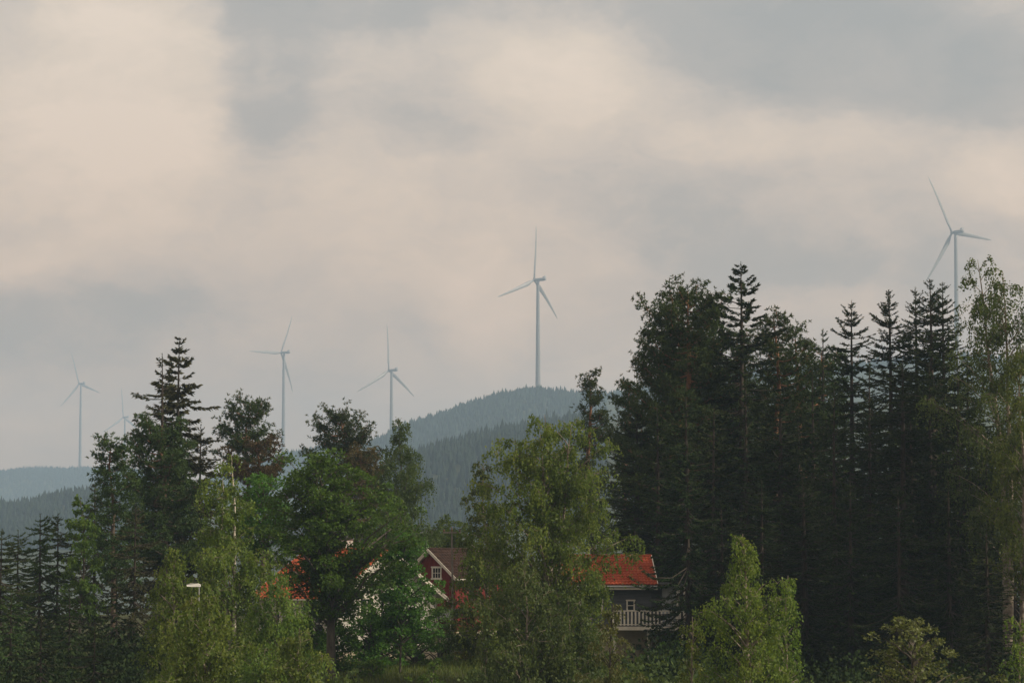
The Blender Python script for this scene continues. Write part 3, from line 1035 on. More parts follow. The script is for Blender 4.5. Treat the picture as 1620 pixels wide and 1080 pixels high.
def spruce_geo(r, h, R, base=0.06, k=0.45, dens=1.0, spacing=0.33, gap=0.0, side=None, needle=0.32, droop=0.35, wood=True, skip_top=0.0):
    Wd, Lf = Wood(), Leaves()
    ts = np.linspace(0, 1, 9)
    wob = np.cumsum(r.normal(0, 0.02, (9, 2)), 0) * h * 0.06
    trunk = np.column_stack([wob * (1 - ts)[:, None] * ts[:, None] * 4, ts * h])
    Wd.tube(trunk, h * 0.0125 * (1 - ts) ** 0.8 + 0.015, 7)
    zs = np.arange(h * base, h - 0.3, spacing)
    zs = zs + r.uniform(-0.22, 0.22, len(zs))
    npw = 6
    bz = np.repeat(zs, npw)
    n = len(bz)
    az = r.uniform(0, 2 * math.pi, n)
    t = bz / h
    nz_ = n
    L = (0.06 + R * (1 - np.exp(-k * (h - bz) / R))) * r.uniform(0.55, 1.18, n)
    L *= 1 - 0.35 * (1 - smooth(base, base + 0.14, t)) 
    lump = 1 + 0.20 * np.sin(bz * 1.7 + az + r.uniform(0, 6)) + 0.20 * np.sin(bz * 0.7 - 2 * az + r.uniform(0, 6)) + 0.12 * np.sin(3 * az + bz * 0.4)
    L = np.maximum(L * lump, 0.2)
    if side is not None:
        L *= 1 + side[1] * np.cos(az - side[0])
    keep = r.uniform(0, 1, n) > gap * (0.4 + 0.6 * (t > 0.3))
    bz, az, t, L = bz[keep], az[keep], t[keep], L[keep]
    n = len(bz)
    d = np.column_stack([np.cos(az), np.sin(az), np.zeros(n)])
    sd_ = np.column_stack([-np.sin(az), np.cos(az), np.zeros(n)])
    pit = np.interp(t, [0, 0.5, 0.85, 1], [-0.42, -0.25, 0.08, 0.8]) + r.normal(0, 0.17, n)
    cx = np.interp(bz, trunk[:, 2], trunk[:, 0])
    cy_ = np.interp(bz, trunk[:, 2], trunk[:, 1])
    b0 = np.column_stack([cx, cy_, bz])

    def path(s, i):
        LL = L[i]
        q = b0[i] + d[i] * (LL * s * np.cos(pit[i] * 0.6))[:, None]
        q[:, 2] += LL * (np.sin(pit[i]) * s - droop * (1 - t[i]) * s * (1.15 - s) * 1.6 + 0.10 * s ** 3)
        return q
    m = np.maximum((L * 31 * dens + 7).astype(int), 8)
    idx = np.repeat(np.arange(n), m)
    s = r.uniform(0.1, 1, len(idx)) ** 0.75
    if gap > 0.2:
        s = 0.25 + 0.75 * s
    p = path(s, idx)
    sg = r.choice([-1.0, 1.0], len(idx))
    up = np.interp(t[idx], [0, 0.8, 1], [-0.62, -0.15, 0.45])
    dirv = d[idx] * r.uniform(0.25, 0.95, len(idx))[:, None] + sd_[idx] * (sg * r.uniform(0.15, 1.0, len(idx)))[:, None]
    dirv[:, 2] += up + r.normal(0, 0.25, len(idx))
    dirv = unit(dirv)
    ln = needle * r.uniform(0.55, 1.2, len(idx)) * (1 - 0.35 * s) * np.minimum(1, 0.45 + L[idx] * 0.5)
    wv = unit(np.cross(dirv, rand_unit(r, len(idx)))) * (ln * r.uniform(0.11, 0.20, len(idx)))[:, None]
    Lf.add(p, dirv * ln[:, None], wv, 0.5 + 0.25 * r.normal(size=len(idx)) + 0.18 * (s - 0.5))
    # leader shoots
    k = 26
    zz = h - r.uniform(0.0, 1.1, k)
    dv = rand_unit(r, k) * 0.55
    dv[:, 2] = np.abs(dv[:, 2]) + 0.55
    Lf.add(np.column_stack([np.zeros(k), np.zeros(k), zz - 0.08]), unit(dv) * r.uniform(0.16, 0.34, k)[:, None], rand_unit(r, k) * 0.028, 0.5)
    Br = Wood()
    if wood:
        for i in range(n):
            if L[i] > 0.5:
                q = path(np.array([0.0, 0.35, 0.7, 1.0]), np.full(4, i))
                Br.tube(q, np.array([0.035, 0.026, 0.016, 0.006]) * min(1.4, 0.5 + L[i] * 0.25), 3)
    return Wd, Br, Lf


def pine_geo(r, h, R, c0=0.45, prof=None, limbs=34, dens=1.0, side=None, needle=0.32, lean=0.0):
    Wd, Br, Lf = Wood(), Wood(), Leaves()
    prof = prof or [(0, 0.5), (0.25, 0.95), (0.55, 1.0), (0.8, 0.7), (1, 0.25)]
    ts = np.linspace(0, 1, 10)
    wob = np.cumsum(r.normal(0, 1, (10, 2)), 0) * 0.012 * h * ts[:, None]
    wob[:, 0] += lean * ts ** 2
    trunk = np.column_stack([wob, ts * (h - 0.5)])
    Wd.tube(trunk, h * 0.0135 * (1 - ts) ** 0.7 + 0.03, 8)
    for i in range(limbs):
        q = (i + r.uniform(0, 1)) / limbs
        z = (c0 + (0.985 - c0) * q) * h
        az = i * 2.4 + r.uniform(-0.6, 0.6)
        L = max(0.5, R * interp_prof(prof, q) * r.uniform(0.5, 1.18))
        if side is not None:
            L *= 1 + side[1] * math.cos(az - side[0])
        d = np.array([math.cos(az), math.sin(az), 0.0])
        sdv = np.array([-d[1], d[0], 0])
        rise = (0.10 + 0.75 * q ** 2) * L + r.normal(0, 0.1)
        bx = np.array([np.interp(z, trunk[:, 2], trunk[:, 0]), np.interp(z, trunk[:, 2], trunk[:, 1]), z - rise * 0.6])
        ss = np.linspace(0, 1, 6)
        sway = r.normal(0, 0.12) * L
        pts = bx + d * (L * ss)[:, None] + sdv * (sway * np.sin(ss * 3))[:, None]
        pts[:, 2] += rise * ss ** 1.6 - 0.12 * L * np.sin(ss * math.pi) + np.cumsum(r.normal(0, 0.03, 6)) * L * 0.4
        Br.tube(pts, np.linspace(0.035 + L * 0.017, 0.012, 6), 4)
        k = int((6 + L * 5.2) * dens)
        s = r.uniform(0.15, 1.0, k) ** 0.8
        s[0] = 1.0
        on = np.column_stack([np.interp(s, ss, pts[:, c]) for c in range(3)])
        off = sdv[None] * (r.uniform(-1, 1, k) * 0.34 * L * (1.15 - s * 0.6))[:, None] + d[None] * (r.uniform(0, 0.3, k))[:, None]
        off[:, 2] += r.uniform(-0.05, 0.34, k)
        en = on + off
        for j in range(k):
            Br.tube(np.array([on[j], on[j] * 0.5 + en[j] * 0.5 + [0, 0, -0.05], en[j]]), [0.016, 0.012, 0.006], 3)
        # tufts round every shoot end
        mt = 5
        tc = np.repeat(en, mt, 0) + r.normal(0, 1, (k * mt, 3)) * np.array([0.30, 0.30, 0.15])
        nn = 9
        c = np.repeat(tc, nn, 0)
        dv = rand_unit(r, len(c)) * 0.9 + d[None] * 0.3
        dv[:, 2] += 0.45
        dv = unit(dv)
        ln = needle * r.uniform(0.6, 1.15, len(c))
        wv = unit(np.cross(dv, rand_unit(r, len(c)))) * 0.028
        Lf.add(c - dv * (ln * 0.12)[:, None], dv * ln[:, None], wv * r.uniform(0.8, 1.5, len(c))[:, None],
               np.repeat(0.5 + 0.16 * r.normal(size=len(tc)), nn) + 0.1 * r.normal(size=len(c)))
    return Wd, Br, Lf


def birch_geo(r, h, R, c0=0.15, prof=None, limbs=40, dens=1.0, leaf=0.14, hang=1.0, side=None, lean=0.0, twin=None, lobe=1.0):
    """weeping birch: domes of hanging leafy strands at the limb ends"""
    Wd, Br, Lf = Wood(), Wood(), Leaves()
    prof = prof or [(0, 0.75), (0.2, 1.0), (0.5, 0.85), (0.75, 0.55), (0.92, 0.3), (1, 0.1)]
    ts = np.linspace(0, 1, 10)
    stems = [(0.0, 0.0, 1.0)] + (twin or [])
    trunks = []
    ph1, ph2 = r.uniform(0, 6.28, 2)
    for (sx, sy, sh) in stems:
        wob = np.cumsum(r.normal(0, 1, (10, 2)), 0) * 0.008 * h * ts[:, None]
        wob[:, 0] += lean * ts ** 2 + sx * ts ** 0.7
        wob[:, 1] += sy * ts ** 0.7
        tr = np.column_stack([wob, ts * (h * sh - 0.25)])
        Wd.tube(tr, h * 0.0095 * (1 - ts) ** 0.8 + 0.012, 7)
        trunks.append(tr)
    for i in range(limbs):
        q = (i + r.uniform(0, 1)) / limbs
        tr = trunks[r.integers(len(trunks))]
        hh = tr[-1, 2]
        zt = (c0 + (1.0 - c0) * q) * hh
        az = i * 2.4 + r.uniform(-0.7, 0.7)
        L = max(0.25, R * interp_prof(prof, q) * r.uniform(0.4, 1.15) * (1 + 0.22 * math.sin(2 * az + ph1) + 0.18 * math.sin(17 * q + ph2)))
        if side is not None:
            L *= 1 + side[1] * math.cos(az - side[0])
        z0 = max(zt - 0.75 * L - 0.2, 0.08 * hh)
        d = np.array([math.cos(az), math.sin(az), 0.0])
        b = np.array([np.interp(z0, tr[:, 2], tr[:, 0]), np.interp(z0, tr[:, 2], tr[:, 1]), z0])
        ss = np.linspace(0, 1, 6)
        pts = b + d * (L * ss)[:, None]
        pts[:, 2] += (zt - z0) * (1.5 * ss - 0.5 * ss ** 2) + np.cumsum(r.normal(0, 0.02, 6)) * L
        Br.tube(pts, np.linspace(0.02 + 0.012 * L, 0.008, 6), 4)
        nl = 1 + int(L > 0.8) + int(L > 1.7) + int(L > 2.8)
        for j in range(nl):
            sj = 1.0 - 0.27 * j + r.uniform(-0.06, 0.06)
            c = np.array([np.interp(sj, ss, pts[:, a]) for a in range(3)])
            c += r.normal(0, 0.22, 3) * min(1, L) * np.array([1, 1, 0.5])
            rad = lobe * r.uniform(0.38, 0.95) * min(1.0, 0.35 + 0.3 * L)
            ns = int(25 * dens * rad ** 1.3 + 7)
            th = r.uniform(0, 2 * math.pi, ns)
            rr_ = np.sqrt(r.uniform(0, 1, ns)) * rad
            st = np.column_stack([c[0] + np.cos(th) * rr_, c[1] + np.sin(th) * rr_, c[2] + 0.55 * rad * (1 - (rr_ / rad) ** 2) + r.normal(0, 0.06, ns)])
            out = np.column_stack([np.cos(th), np.sin(th), np.zeros(ns)]) * (rr_ / rad)[:, None] * 0.32
            ln = hang * (0.22 + 1.15 * r.uniform(0, 1, ns) ** 2) * (0.5 + 0.8 * rad)
            k = 10
            w = np.tile(np.linspace(0.0, 1, k), ns)
            si = np.repeat(np.arange(ns), k)
            p = st[si] + out[si] * (ln[si] * np.sqrt(w))[:, None]
            p[:, 2] -= ln[si] * w
            p += r.normal(0, 0.05, p.shape)
            dv = r.normal(0, 0.5, p.shape)
            dv[:, 2] -= 0.85
            dv = unit(dv)
            l2 = leaf * r.uniform(0.55, 1.5, len(p))
            wv = unit(np.cross(dv, rand_unit(r, len(p)))) * (l2 * 0.36)[:, None]
            Lf.add(p, dv * l2[:, None], wv, 0.5 + 0.12 * r.normal(size=len(p)) + 0.2 * r.normal(size=ns)[si] + 0.16 * r.normal())
            for g in range(0, ns, 6):
                Br.tube(np.array([c, st[g], st[g] + out[g] * ln[g] * 0.6 - [0, 0, ln[g] * 0.5]]), [0.01, 0.007, 0.003], 3)
    return Wd, Br, Lf


def broad_geo(r, h, R, c0=0.2, prof=None, limbs=34, dens=1.0, leaf=0.165, side=None, lobe=1.0, trunk_r=0.016, multi=0):
    Wd, Br, Lf = Wood(), Wood(), Leaves()
    prof = prof or [(0, 0.75), (0.3, 1.0), (0.6, 0.92), (0.85, 0.6), (1, 0.2)]
    ts = np.linspace(0, 1, 9)
    wob = np.cumsum(r.normal(0, 1, (9, 2)), 0) * 0.012 * h * ts[:, None]
    tr = np.column_stack([wob, ts * h * 0.92])
    Wd.tube(tr, h * trunk_r * (1 - ts) ** 0.9 + 0.015, 9)
    for i in range(limbs):
        q = (i + r.uniform(0, 1)) / limbs
        zt = (c0 + (0.97 - c0) * q) * h
        az = i * 2.4 + r.uniform(-0.7, 0.7)
        L = max(0.3, R * interp_prof(prof, q) * r.uniform(0.45, 1.05))
        if side is not None:
            L *= 1 + side[1] * math.cos(az - side[0])
        z0 = max(zt - 0.8 * L, (0.12 + 0.4 * q) * h * (0.5 if multi else 1))
        z0 = min(z0, zt)
        d = np.array([math.cos(az), math.sin(az), 0.0])
        b = np.array([np.interp(z0, tr[:, 2], tr[:, 0]), np.interp(z0, tr[:, 2], tr[:, 1]), z0])
        ss = np.linspace(0, 1, 6)
        pts = b + d * (L * ss)[:, None] + r.normal(0, 0.05, (6, 3)) * L * ss[:, None]
        pts[:, 2] += (zt - z0) * (1.3 * ss - 0.3 * ss ** 2)
        Br.tube(pts, np.linspace(0.03 + 0.02 * L, 0.012, 6), 5)
        nl = 2 + int(L > 1.2) + int(L > 2.2) + int(L > 3.2)
        for j in range(nl):
            sj = max(0.2, 1.0 - 0.24 * j + r.uniform(-0.06, 0.06))
            c = np.array([np.interp(sj, ss, pts[:, a]) for a in range(3)]) + r.normal(0, 0.4, 3) * min(1.0, L * 0.6)
            rad = lobe * r.uniform(0.38, 0.95) * min(1.0, 0.45 + 0.22 * L)
            n = int(260 * dens * (rad / leaf * 0.165) ** 2 + 30)
            u = rand_unit(r, n)
            u[:, 2] = np.where(u[:, 2] < -0.3, -u[:, 2], u[:, 2])
            p = c + u * (rad * r.uniform(0.35, 1.0, n) ** 0.5)[:, None] * np.array([1, 1, 0.75]) * (1 + 0.18 * np.sin(5 * u[:, :1] + 4 * u[:, 1:2]))
            dv = unit(u * 0.6 + r.normal(0, 0.6, (n, 3)) + np.array([0, 0, -0.25]))
            l2 = leaf * r.uniform(0.65, 1.3, n)
            wv = unit(np.cross(dv, unit(u * 0.3 + np.array([0, 0, 0.5]) + r.normal(0, 0.45, (n, 3))))) * (l2 * 0.42)[:, None]
            Lf.add(p, dv * l2[:, None], wv, 0.5 + 0.24 * r.normal(size=n))
            for g in range(0, n, 26):
                Br.tube(np.array([c, c * 0.4 + p[g] * 0.6, p[g]]), [0.014, 0.009, 0.003], 3)
    return Wd, Br, Lf


KINDS = {
    'spruce': (spruce_geo, 'spruce_tree', 'spruce', 'bark_spruce', 'bark_spruce'),
    'pine': (pine_geo, 'pine_tree', 'pine', 'bark_pine', 'bark_pine'),
    'birch': (birch_geo, 'birch_tree', 'birch', 'bark_twig', 'bark_twig'),
    'broad': (broad_geo, 'broadleaf_tree', 'maple', 'bark_grey', 'bark_grey'),
}
TREES = []
SEED = [100]


def tree(kind, px, py, d, R, label, leafm=None, cat=None, name=None, group=None, src=None, rz=0.0, barkm=None, trunkm=None, z=None, **kw):
    """a tree whose tip shows at (px, py), d metres ahead; R metres is its crown radius"""
    fn, nm, lm, bm, tm = KINDS[kind]
    top = P(px, py, d)
    g = hz(top.x, top.y) - 0.15 if z is None else z
    h = top.z - g
    SEED[0] += 1
    name = name or nm
    cat = cat or {'spruce': 'spruce', 'pine': 'pine', 'birch': 'birch', 'broad': 'tree'}[kind]
    t = thing(name, label, cat, (top.x, top.y, g), rz, group)
    if src is not None:
        s0, h0, R0 = src
        t.scale = (R / R0, R / R0, h / h0)
        for ch in s0.children:
            c = ch.copy()
            COL.objects.link(c)
            c.parent = t
            for gch in ch.children:
                e = gch.copy()
                COL.objects.link(e)
                e.parent = c
        return (t, h, R)
    r = np.random.default_rng(SEED[0])
    Wd, Br, Lf = fn(r, h, R, **kw)
    tk = link('trunk', Wd.mesh('trunk', M[trunkm or barkm or bm]), t)
    if Br.n:
        tag(link('branches', Br.mesh('branches', M[barkm or tm]), tk), kind='stuff')
    link('crown', Lf.mesh('crown', M[leafm or lm]), t)
    TREES.append((label, h, len(Lf.p)))
    return (t, h, R)


# ---- left side
gL = 'young spruces at the left edge'
y1 = tree('spruce', 64, 812, 216, 3.2, 'young spruce, left one of the twin pointed tops left of the lit aspen', 'young_spruce', group=gL, dens=1.25, k=0.8)
y2 = tree('spruce', 92, 812, 222, 3.2, 'young spruce, right one of the twin pointed tops left of the lit aspen', 'young_spruce', group=gL, dens=1.25, k=0.8)
tree('spruce', 29, 838, 226, 3.0, 'young spruce between the left edge and the twin pointed tops', group=gL, src=y1, rz=1.0)
tree('spruce', 3, 836, 210, 3.2, 'young spruce cut by the left edge of the picture', group=gL, src=y2, rz=2.2)
tree('birch', 128, 780, 205, 1.7, 'slim light-leaved aspen catching the sun left of the dark pines', 'shrub', 'aspen', 'aspen_tree', c0=0.25, limbs=34, hang=0.45, leaf=0.16, lobe=0.8,
     prof=[(0, 0.9), (0.4, 0.9), (0.7, 0.7), (1, 0.2)], barkm='bark_grey')
tree('spruce', 150, 762, 235, 3.0, 'brownish spruce directly behind the slim lit aspen', 'spruce_old', dens=0.9, k=0.7)
tree('spruce', 18, 935, 178, 3.2, 'sunlit young spruce low at the left edge', 'young_spruce', dens=0.9, k=0.7)
sL = tree('spruce', 110, 930, 186, 3.2, 'dark little spruce below the slim lit aspen', dens=1.0, k=0.7)
tree('spruce', 185, 890, 190, 3.4, 'dark spruce under the broad dark pine on the left', src=sL, rz=1.1)
tree('spruce', 66, 975, 165, 3.2, 'lowest dark spruce in the bottom left corner', src=sL, rz=2.7)
tree('spruce', 150, 985, 160, 3.0, 'low dark spruce at the bottom between the left corner and the birches', src=sL, rz=4.0)
tree('spruce', 215, 800, 205, 3.8, 'shaded spruce in front of the broad dark pine trunk', 'spruce_old', dens=0.9, k=0.6)
tree('pine', 258, 662, 222, 4.2, 'broad dark pine left of the tall thin spruces', c0=0.36, limbs=52, lean=-0.6, dens=1.25,
     prof=[(0, 0.85), (0.3, 1.0), (0.6, 0.9), (0.8, 0.6), (1, 0.4)], side=(math.pi, 0.2))
tree('pine', 183, 690, 214, 1.9, 'lower dark pine at the outer left flank of the broad pine', c0=0.3, limbs=36, dens=1.0, prof=[(0, 1.0), (0.4, 1.0), (0.8, 0.7), (1, 0.4)])
tree('spruce', 284, 534, 228, 4.2, 'tall thin-crowned spruce, tallest tree on the left', 'spruce_old', gap=0.18, spacing=0.40, dens=1.0, k=0.58, droop=0.62, base=0.1, needle=0.62)
tree('spruce', 257, 558, 224, 3.6, 'half-dead spruce with bare twigs left of the tallest thin spruce', 'spruce_old', gap=0.5, spacing=0.5, dens=0.4, k=0.5, droop=0.45, base=0.1, side=(math.pi, 0.3), needle=0.5)
tree('spruce', 318, 672, 232, 4.0, 'brownish spruce at the right foot of the tallest thin spruce', 'spruce_old', dens=1.1, k=0.6, gap=0.1)
tree('pine', 397, 629, 250, 2.7, 'rounded pine standing clear between the thin spruce and a turbine', c0=0.66, limbs=34, dens=1.0,
     prof=[(0, 0.9), (0.25, 1.0), (0.5, 0.9), (0.8, 0.7), (1, 0.45)])
tree('pine', 418, 690, 246, 2.6, 'low pine with flat right-hand boughs under the rounded pine', 'pine_brown', c0=0.5, limbs=22, prof=[(0, 0.8), (0.5, 1.0), (0.8, 0.9), (1, 0.4)])
tree('birch', 372, 712, 172, 2.7, 'tall golden-green birch with white trunk showing, left of the broadleaf tree', c0=0.24, limbs=66, hang=1.15, trunkm='bark_birch',
     prof=[(0, 1.0), (0.25, 0.95), (0.5, 0.78), (0.75, 0.6), (0.95, 0.36), (1, 0.15)], twin=[(-1.0, 0.3, 0.9)])
tree('birch', 272, 862, 160, 1.9, 'birch with a rounded lit lobe beside the street lamp', c0=0.2, limbs=36, hang=1.0)
tree('birch', 442, 903, 156, 2.4, 'weeping birch in front of the orange roof', c0=0.1, limbs=44, hang=1.25)
tree('birch', 322, 932, 138, 3.3, 'broad birch filling the bottom left between the lamp and the weeping birch', c0=0.1, limbs=48, hang=1.2)
tree('birch', 478, 985, 140, 2.0, 'low weeping birch at the bottom, left of the thick mossy trunk', c0=0.1, limbs=30, hang=1.2)
tree('birch', 316, 936, 145, 1.5, 'small shaded birch at the bottom, below the street lamp', c0=0.1, limbs=30, hang=1.1)

# ---- middle
tree('pine', 548, 648, 262, 3.6, 'flat-topped dark pine left of the greyish weeping birch', c0=0.6, limbs=40, dens=1.05,
     prof=[(0, 1.05), (0.3, 1.1), (0.6, 0.9), (0.85, 0.75), (1, 0.4)])
tree('pine', 580, 708, 258, 2.7, 'pine with rusty brown lower boughs behind the broadleaf tree', 'pine_brown', c0=0.4, limbs=34, dens=1.0, prof=[(0, 0.9), (0.4, 1.1), (0.7, 0.9), (1, 0.4)])
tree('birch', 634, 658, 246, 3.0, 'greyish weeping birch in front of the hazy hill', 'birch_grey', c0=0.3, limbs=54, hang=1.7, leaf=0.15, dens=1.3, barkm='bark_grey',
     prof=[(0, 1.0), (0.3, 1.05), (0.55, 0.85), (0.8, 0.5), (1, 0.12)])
tree('broad', 610, 760, 215, 2.0, 'small bright broadleaf top right of the big broadleaf crown', c0=0.3, limbs=24)
tree('broad', 525, 716, 176, 5.0, 'big dark green broadleaf tree with thick trunk in front of the white house', c0=0.42, limbs=84, dens=0.85, lobe=0.95,
     prof=[(0, 0.75), (0.25, 0.85), (0.45, 1.0), (0.65, 0.9), (0.85, 0.6), (1, 0.35)], trunk_r=0.022, side=(0.0, 0.14))
tree('broad', 634, 838, 180, 2.1, 'rounded broadleaf crown left of the red gable', c0=0.3, limbs=52, dens=0.75, trunk_r=0.006)
tree('broad', 430, 745, 190, 2.2, 'dark broadleaf tree between the golden birch and the big broadleaf tree', c0=0.58, limbs=34)
tree('broad', 716, 822, 262, 3.4, 'bright round bush-like tree behind the roof of the red house', 'shrub', c0=0.2, limbs=60, leaf=0.18, prof=[(0, 0.8), (0.5, 1.0), (0.8, 0.9), (1, 0.5)])
tree('broad', 662, 862, 270, 2.2, 'small tree behind the left side of the red house', 'maple', c0=0.2, limbs=22)
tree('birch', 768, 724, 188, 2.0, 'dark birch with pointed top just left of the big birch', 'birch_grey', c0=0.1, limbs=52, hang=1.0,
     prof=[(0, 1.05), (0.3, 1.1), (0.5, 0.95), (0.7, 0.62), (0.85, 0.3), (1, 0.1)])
tree('birch', 870, 648, 172, 5.2, 'big light green birch in the middle, in front of the red tiled roof', c0=0.14, limbs=108, hang=1.2, dens=0.95,
     side=(math.pi, 0.08), prof=[(0, 0.62), (0.2, 0.8), (0.42, 1.0), (0.6, 0.76), (0.8, 0.58), (0.93, 0.46), (1, 0.25)], twin=[(1.0, 0.3, 0.96), (-0.9, -0.3, 0.93)])
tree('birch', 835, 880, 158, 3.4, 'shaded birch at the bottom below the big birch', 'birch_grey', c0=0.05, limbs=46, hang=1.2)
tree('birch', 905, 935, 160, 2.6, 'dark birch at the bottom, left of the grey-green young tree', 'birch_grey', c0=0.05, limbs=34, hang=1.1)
tree('birch', 965, 945, 131, 1.5, 'young grey-green tree with a thin brown stem in front of the balcony', 'willow', 'tree', 'young_tree', c0=0.1, limbs=38, hang=0.4, leaf=0.1, lobe=0.7, barkm='bark_spruce',
     prof=[(0, 1.0), (0.4, 0.95), (0.7, 0.6), (1, 0.12)])

# ---- right side
tree('pine', 945, 586, 262, 2.4, 'greyish pine with two pointed tops left of the wood on the right', c0=0.3, limbs=48, prof=[(0, 1.0), (0.3, 1.0), (0.6, 0.75), (0.85, 0.42), (1, 0.2)])
tree('pine', 992, 598, 268, 2.3, 'greyish pine tucked against the left edge of the wood', c0=0.3, limbs=44)
pA = tree('pine', 1090, 449, 208, 5.0, 'huge spreading pine at the left of the wood, boughs reaching out to the left', c0=0.36, limbs=72, dens=1.3,
     prof=[(0, 0.9), (0.2, 1.0), (0.5, 0.95), (0.75, 0.72), (0.92, 0.6), (1, 0.45)], side=(math.pi, 0.12))
pB = tree('pine', 1135, 466, 214, 3.6, 'second top of the huge pine group, just left of the spire', c0=0.45, limbs=40, prof=[(0, 0.9), (0.4, 1.0), (0.8, 0.8), (1, 0.4)])
tree('pine', 1046, 540, 217, 4.2, 'bushy pine crown low behind the left boughs of the huge pine', src=pA, rz=2.0)
tree('pine', 1112, 520, 221, 4.4, 'dark pine crown between the huge pine and the tallest spire', src=pA, rz=4.1)
tree('pine', 1196, 528, 217, 3.8, 'dark pine crown right behind the trunk of the tallest spire', src=pB, rz=1.2)
tree('pine', 1243, 545, 220, 3.6, 'dark pine crown behind the ragged pine in the wood', src=pB, rz=3.3)
tree('spruce', 1172, 415, 207, 3.9, 'tallest spruce, its spire above the pines in the wood', dens=1.15, k=0.68, gap=0.22, needle=0.5, spacing=0.36)
tree('pine', 1218, 487, 210, 3.0, 'lit green pine at the right of the tallest spire', c0=0.4, limbs=42, prof=[(0, 1.0), (0.4, 1.0), (0.7, 0.8), (0.9, 0.55), (1, 0.35)], side=(0, 0.15))
tree('pine', 1265, 513, 216, 2.3, 'pine with a ragged top left of the small spruce in the wood', c0=0.4, limbs=32)
tree('spruce', 1302, 521, 214, 2.5, 'small thin spruce top between the ragged pine and the dark spruces', dens=0.9, gap=0.15)
sA = tree('spruce', 1347, 476, 206, 3.3, 'dark spruce standing alone left of the spruce row on the right', dens=1.1, spacing=0.28, k=0.56)
tree('spruce', 1406, 458, 204, 3.1, 'slender spruce in the middle of the dark spruce row', dens=1.2, spacing=0.28, k=0.56, gap=0.1)
tree('spruce', 1448, 456, 203, 3.2, 'left one of the three tight spruce tops beside the birch', src=sA, rz=2.1)
sT = tree('spruce', 1471, 441, 200, 3.2, 'tallest of the three tight spruce tops beside the birch', dens=1.2, spacing=0.28, k=0.56)
tree('spruce', 1491, 446, 203, 3.0, 'right one of the three tight spruce tops beside the birch', src=sT, rz=2.6)
tree('birch', 1585, 402, 186, 4.0, 'tall airy birch at the right edge in front of the nearest turbine', 'birch_grey', c0=0.35, limbs=74, hang=1.5, dens=0.8,
     prof=[(0, 0.85), (0.3, 0.95), (0.6, 0.9), (0.8, 0.72), (0.95, 0.4), (1, 0.2)], twin=[(0.9, 0.4, 0.97)])
tree('birch', 1610, 545, 176, 2.6, 'yellower lower birch at the right edge under the tall airy one', 'birch_low', c0=0.32, limbs=50, hang=1.3, dens=0.8)
tree('spruce', 1530, 560, 205, 3.2, 'dark spruce behind the trunk of the tall airy birch', src=sA, rz=0.7)

gW = 'dark spruces deep in the wood on the right'
lW = 'dark spruce deep in the shaded wood on the right'
sB = tree('spruce', 1040, 640, 200, 3.4, lW, group=gW, dens=1.2)
sC = tree('spruce', 1262, 648, 197, 3.8, lW, group=gW, dens=1.1, k=0.6, gap=0.08)
sD = tree('spruce', 1440, 640, 198, 3.5, lW, group=gW, dens=1.1, k=0.38, gap=0.05)
for i, (px, py, d) in enumerate([(1008, 650, 214), (1085, 610, 198), (1130, 640, 192), (1180, 600, 196), (1235, 620, 192), (1285, 580, 198), (1320, 610, 190), (1375, 572, 194),
                                 (1428, 570, 190), (1470, 580, 192), (1515, 575, 190), (1560, 690, 194), (1600, 720, 190), (1345, 760, 178), (1420, 770, 176), (1500, 760, 178),
                                 (1270, 760, 180), (1205, 760, 184), (1140, 790, 186), (1560, 830, 172)]):
    tree('spruce', px, py, d, 3.6 if py < 700 else 3.2, lW, group=gW, src=(sA, sB, sC, sD)[i % 4], rz=i * 1.37)
for i, (px, py, d) in enumerate([(1020, 690, 236), (1070, 650, 240), (1120, 620, 238), (1165, 610, 242), (1210, 600, 236), (1255, 610, 240), (1300, 620, 236), (1335, 600, 240), (1380, 620, 236),
                                 (1425, 600, 238), (1465, 610, 236), (1510, 600, 240), (1550, 640, 236), (1590, 650, 240)]):
    tree('spruce', px, py, d, 4.0, lW, group=gW, src=(sB, sC, sA, sD)[i % 4], rz=i * 1.9 + 0.5)
tree('spruce', 1088, 700, 184, 3.0, 'dark spruce with a hanging bough in front of the red roof', dens=1.3, base=0.22, droop=0.55, k=0.8, side=(math.pi, 0.3))

gF = 'spruces added out of view to shade the wood on the right'  # out-of-view spruces carrying the wood on, added to shade its visible part
for i, (px, d, py) in enumerate([(1672, 205, 500), (1735, 200, 480), (1800, 200, 470), (1790, 172, 520), (1850, 182, 480), (1700, 214, 450), (1900, 200, 470)]):
    tree('spruce', px, py, d, 3.8, 'unseen dark spruce added beyond the right edge to shade the wood', group=gF, src=(sB, sA, sD, sC)[i % 4], rz=i * 2.1)

tree('birch', 1180, 834, 118, 2.1, 'bright weeping birch in front of the dark wood', c0=0.12, limbs=84, hang=1.1, leaf=0.10, dens=1.3, lobe=0.75,
     prof=[(0, 1.05), (0.25, 1.05), (0.5, 0.92), (0.68, 0.72), (0.82, 0.42), (0.93, 0.3), (1, 0.12)])
tree('birch', 1244, 900, 120, 0.95, 'narrow right-hand top of the bright weeping birch group', c0=0.2, limbs=40, hang=1.3, leaf=0.10, dens=1.1, lobe=0.7)
tree('birch', 1092, 965, 121, 0.75, 'small birch left of the bright weeping birch, below the balcony corner', c0=0.2, limbs=24, hang=0.9, leaf=0.10, lobe=0.7)
tree('broad', 1440, 972, 108, 2.3, 'rounded pale willow bush at the bottom in front of the dark wood', 'willow', 'willow', 'willow_bush', c0=0.1, limbs=110, leaf=0.11, lobe=0.55, dens=0.42, multi=1,
     prof=[(0, 0.9), (0.4, 1.0), (0.75, 0.85), (0.92, 0.55), (1, 0.25)])
tree('birch', 1612, 965, 120, 0.95, 'lit birch cut by the bottom right corner', c0=0.1, limbs=34, hang=1.0, leaf=0.10, lobe=0.7)

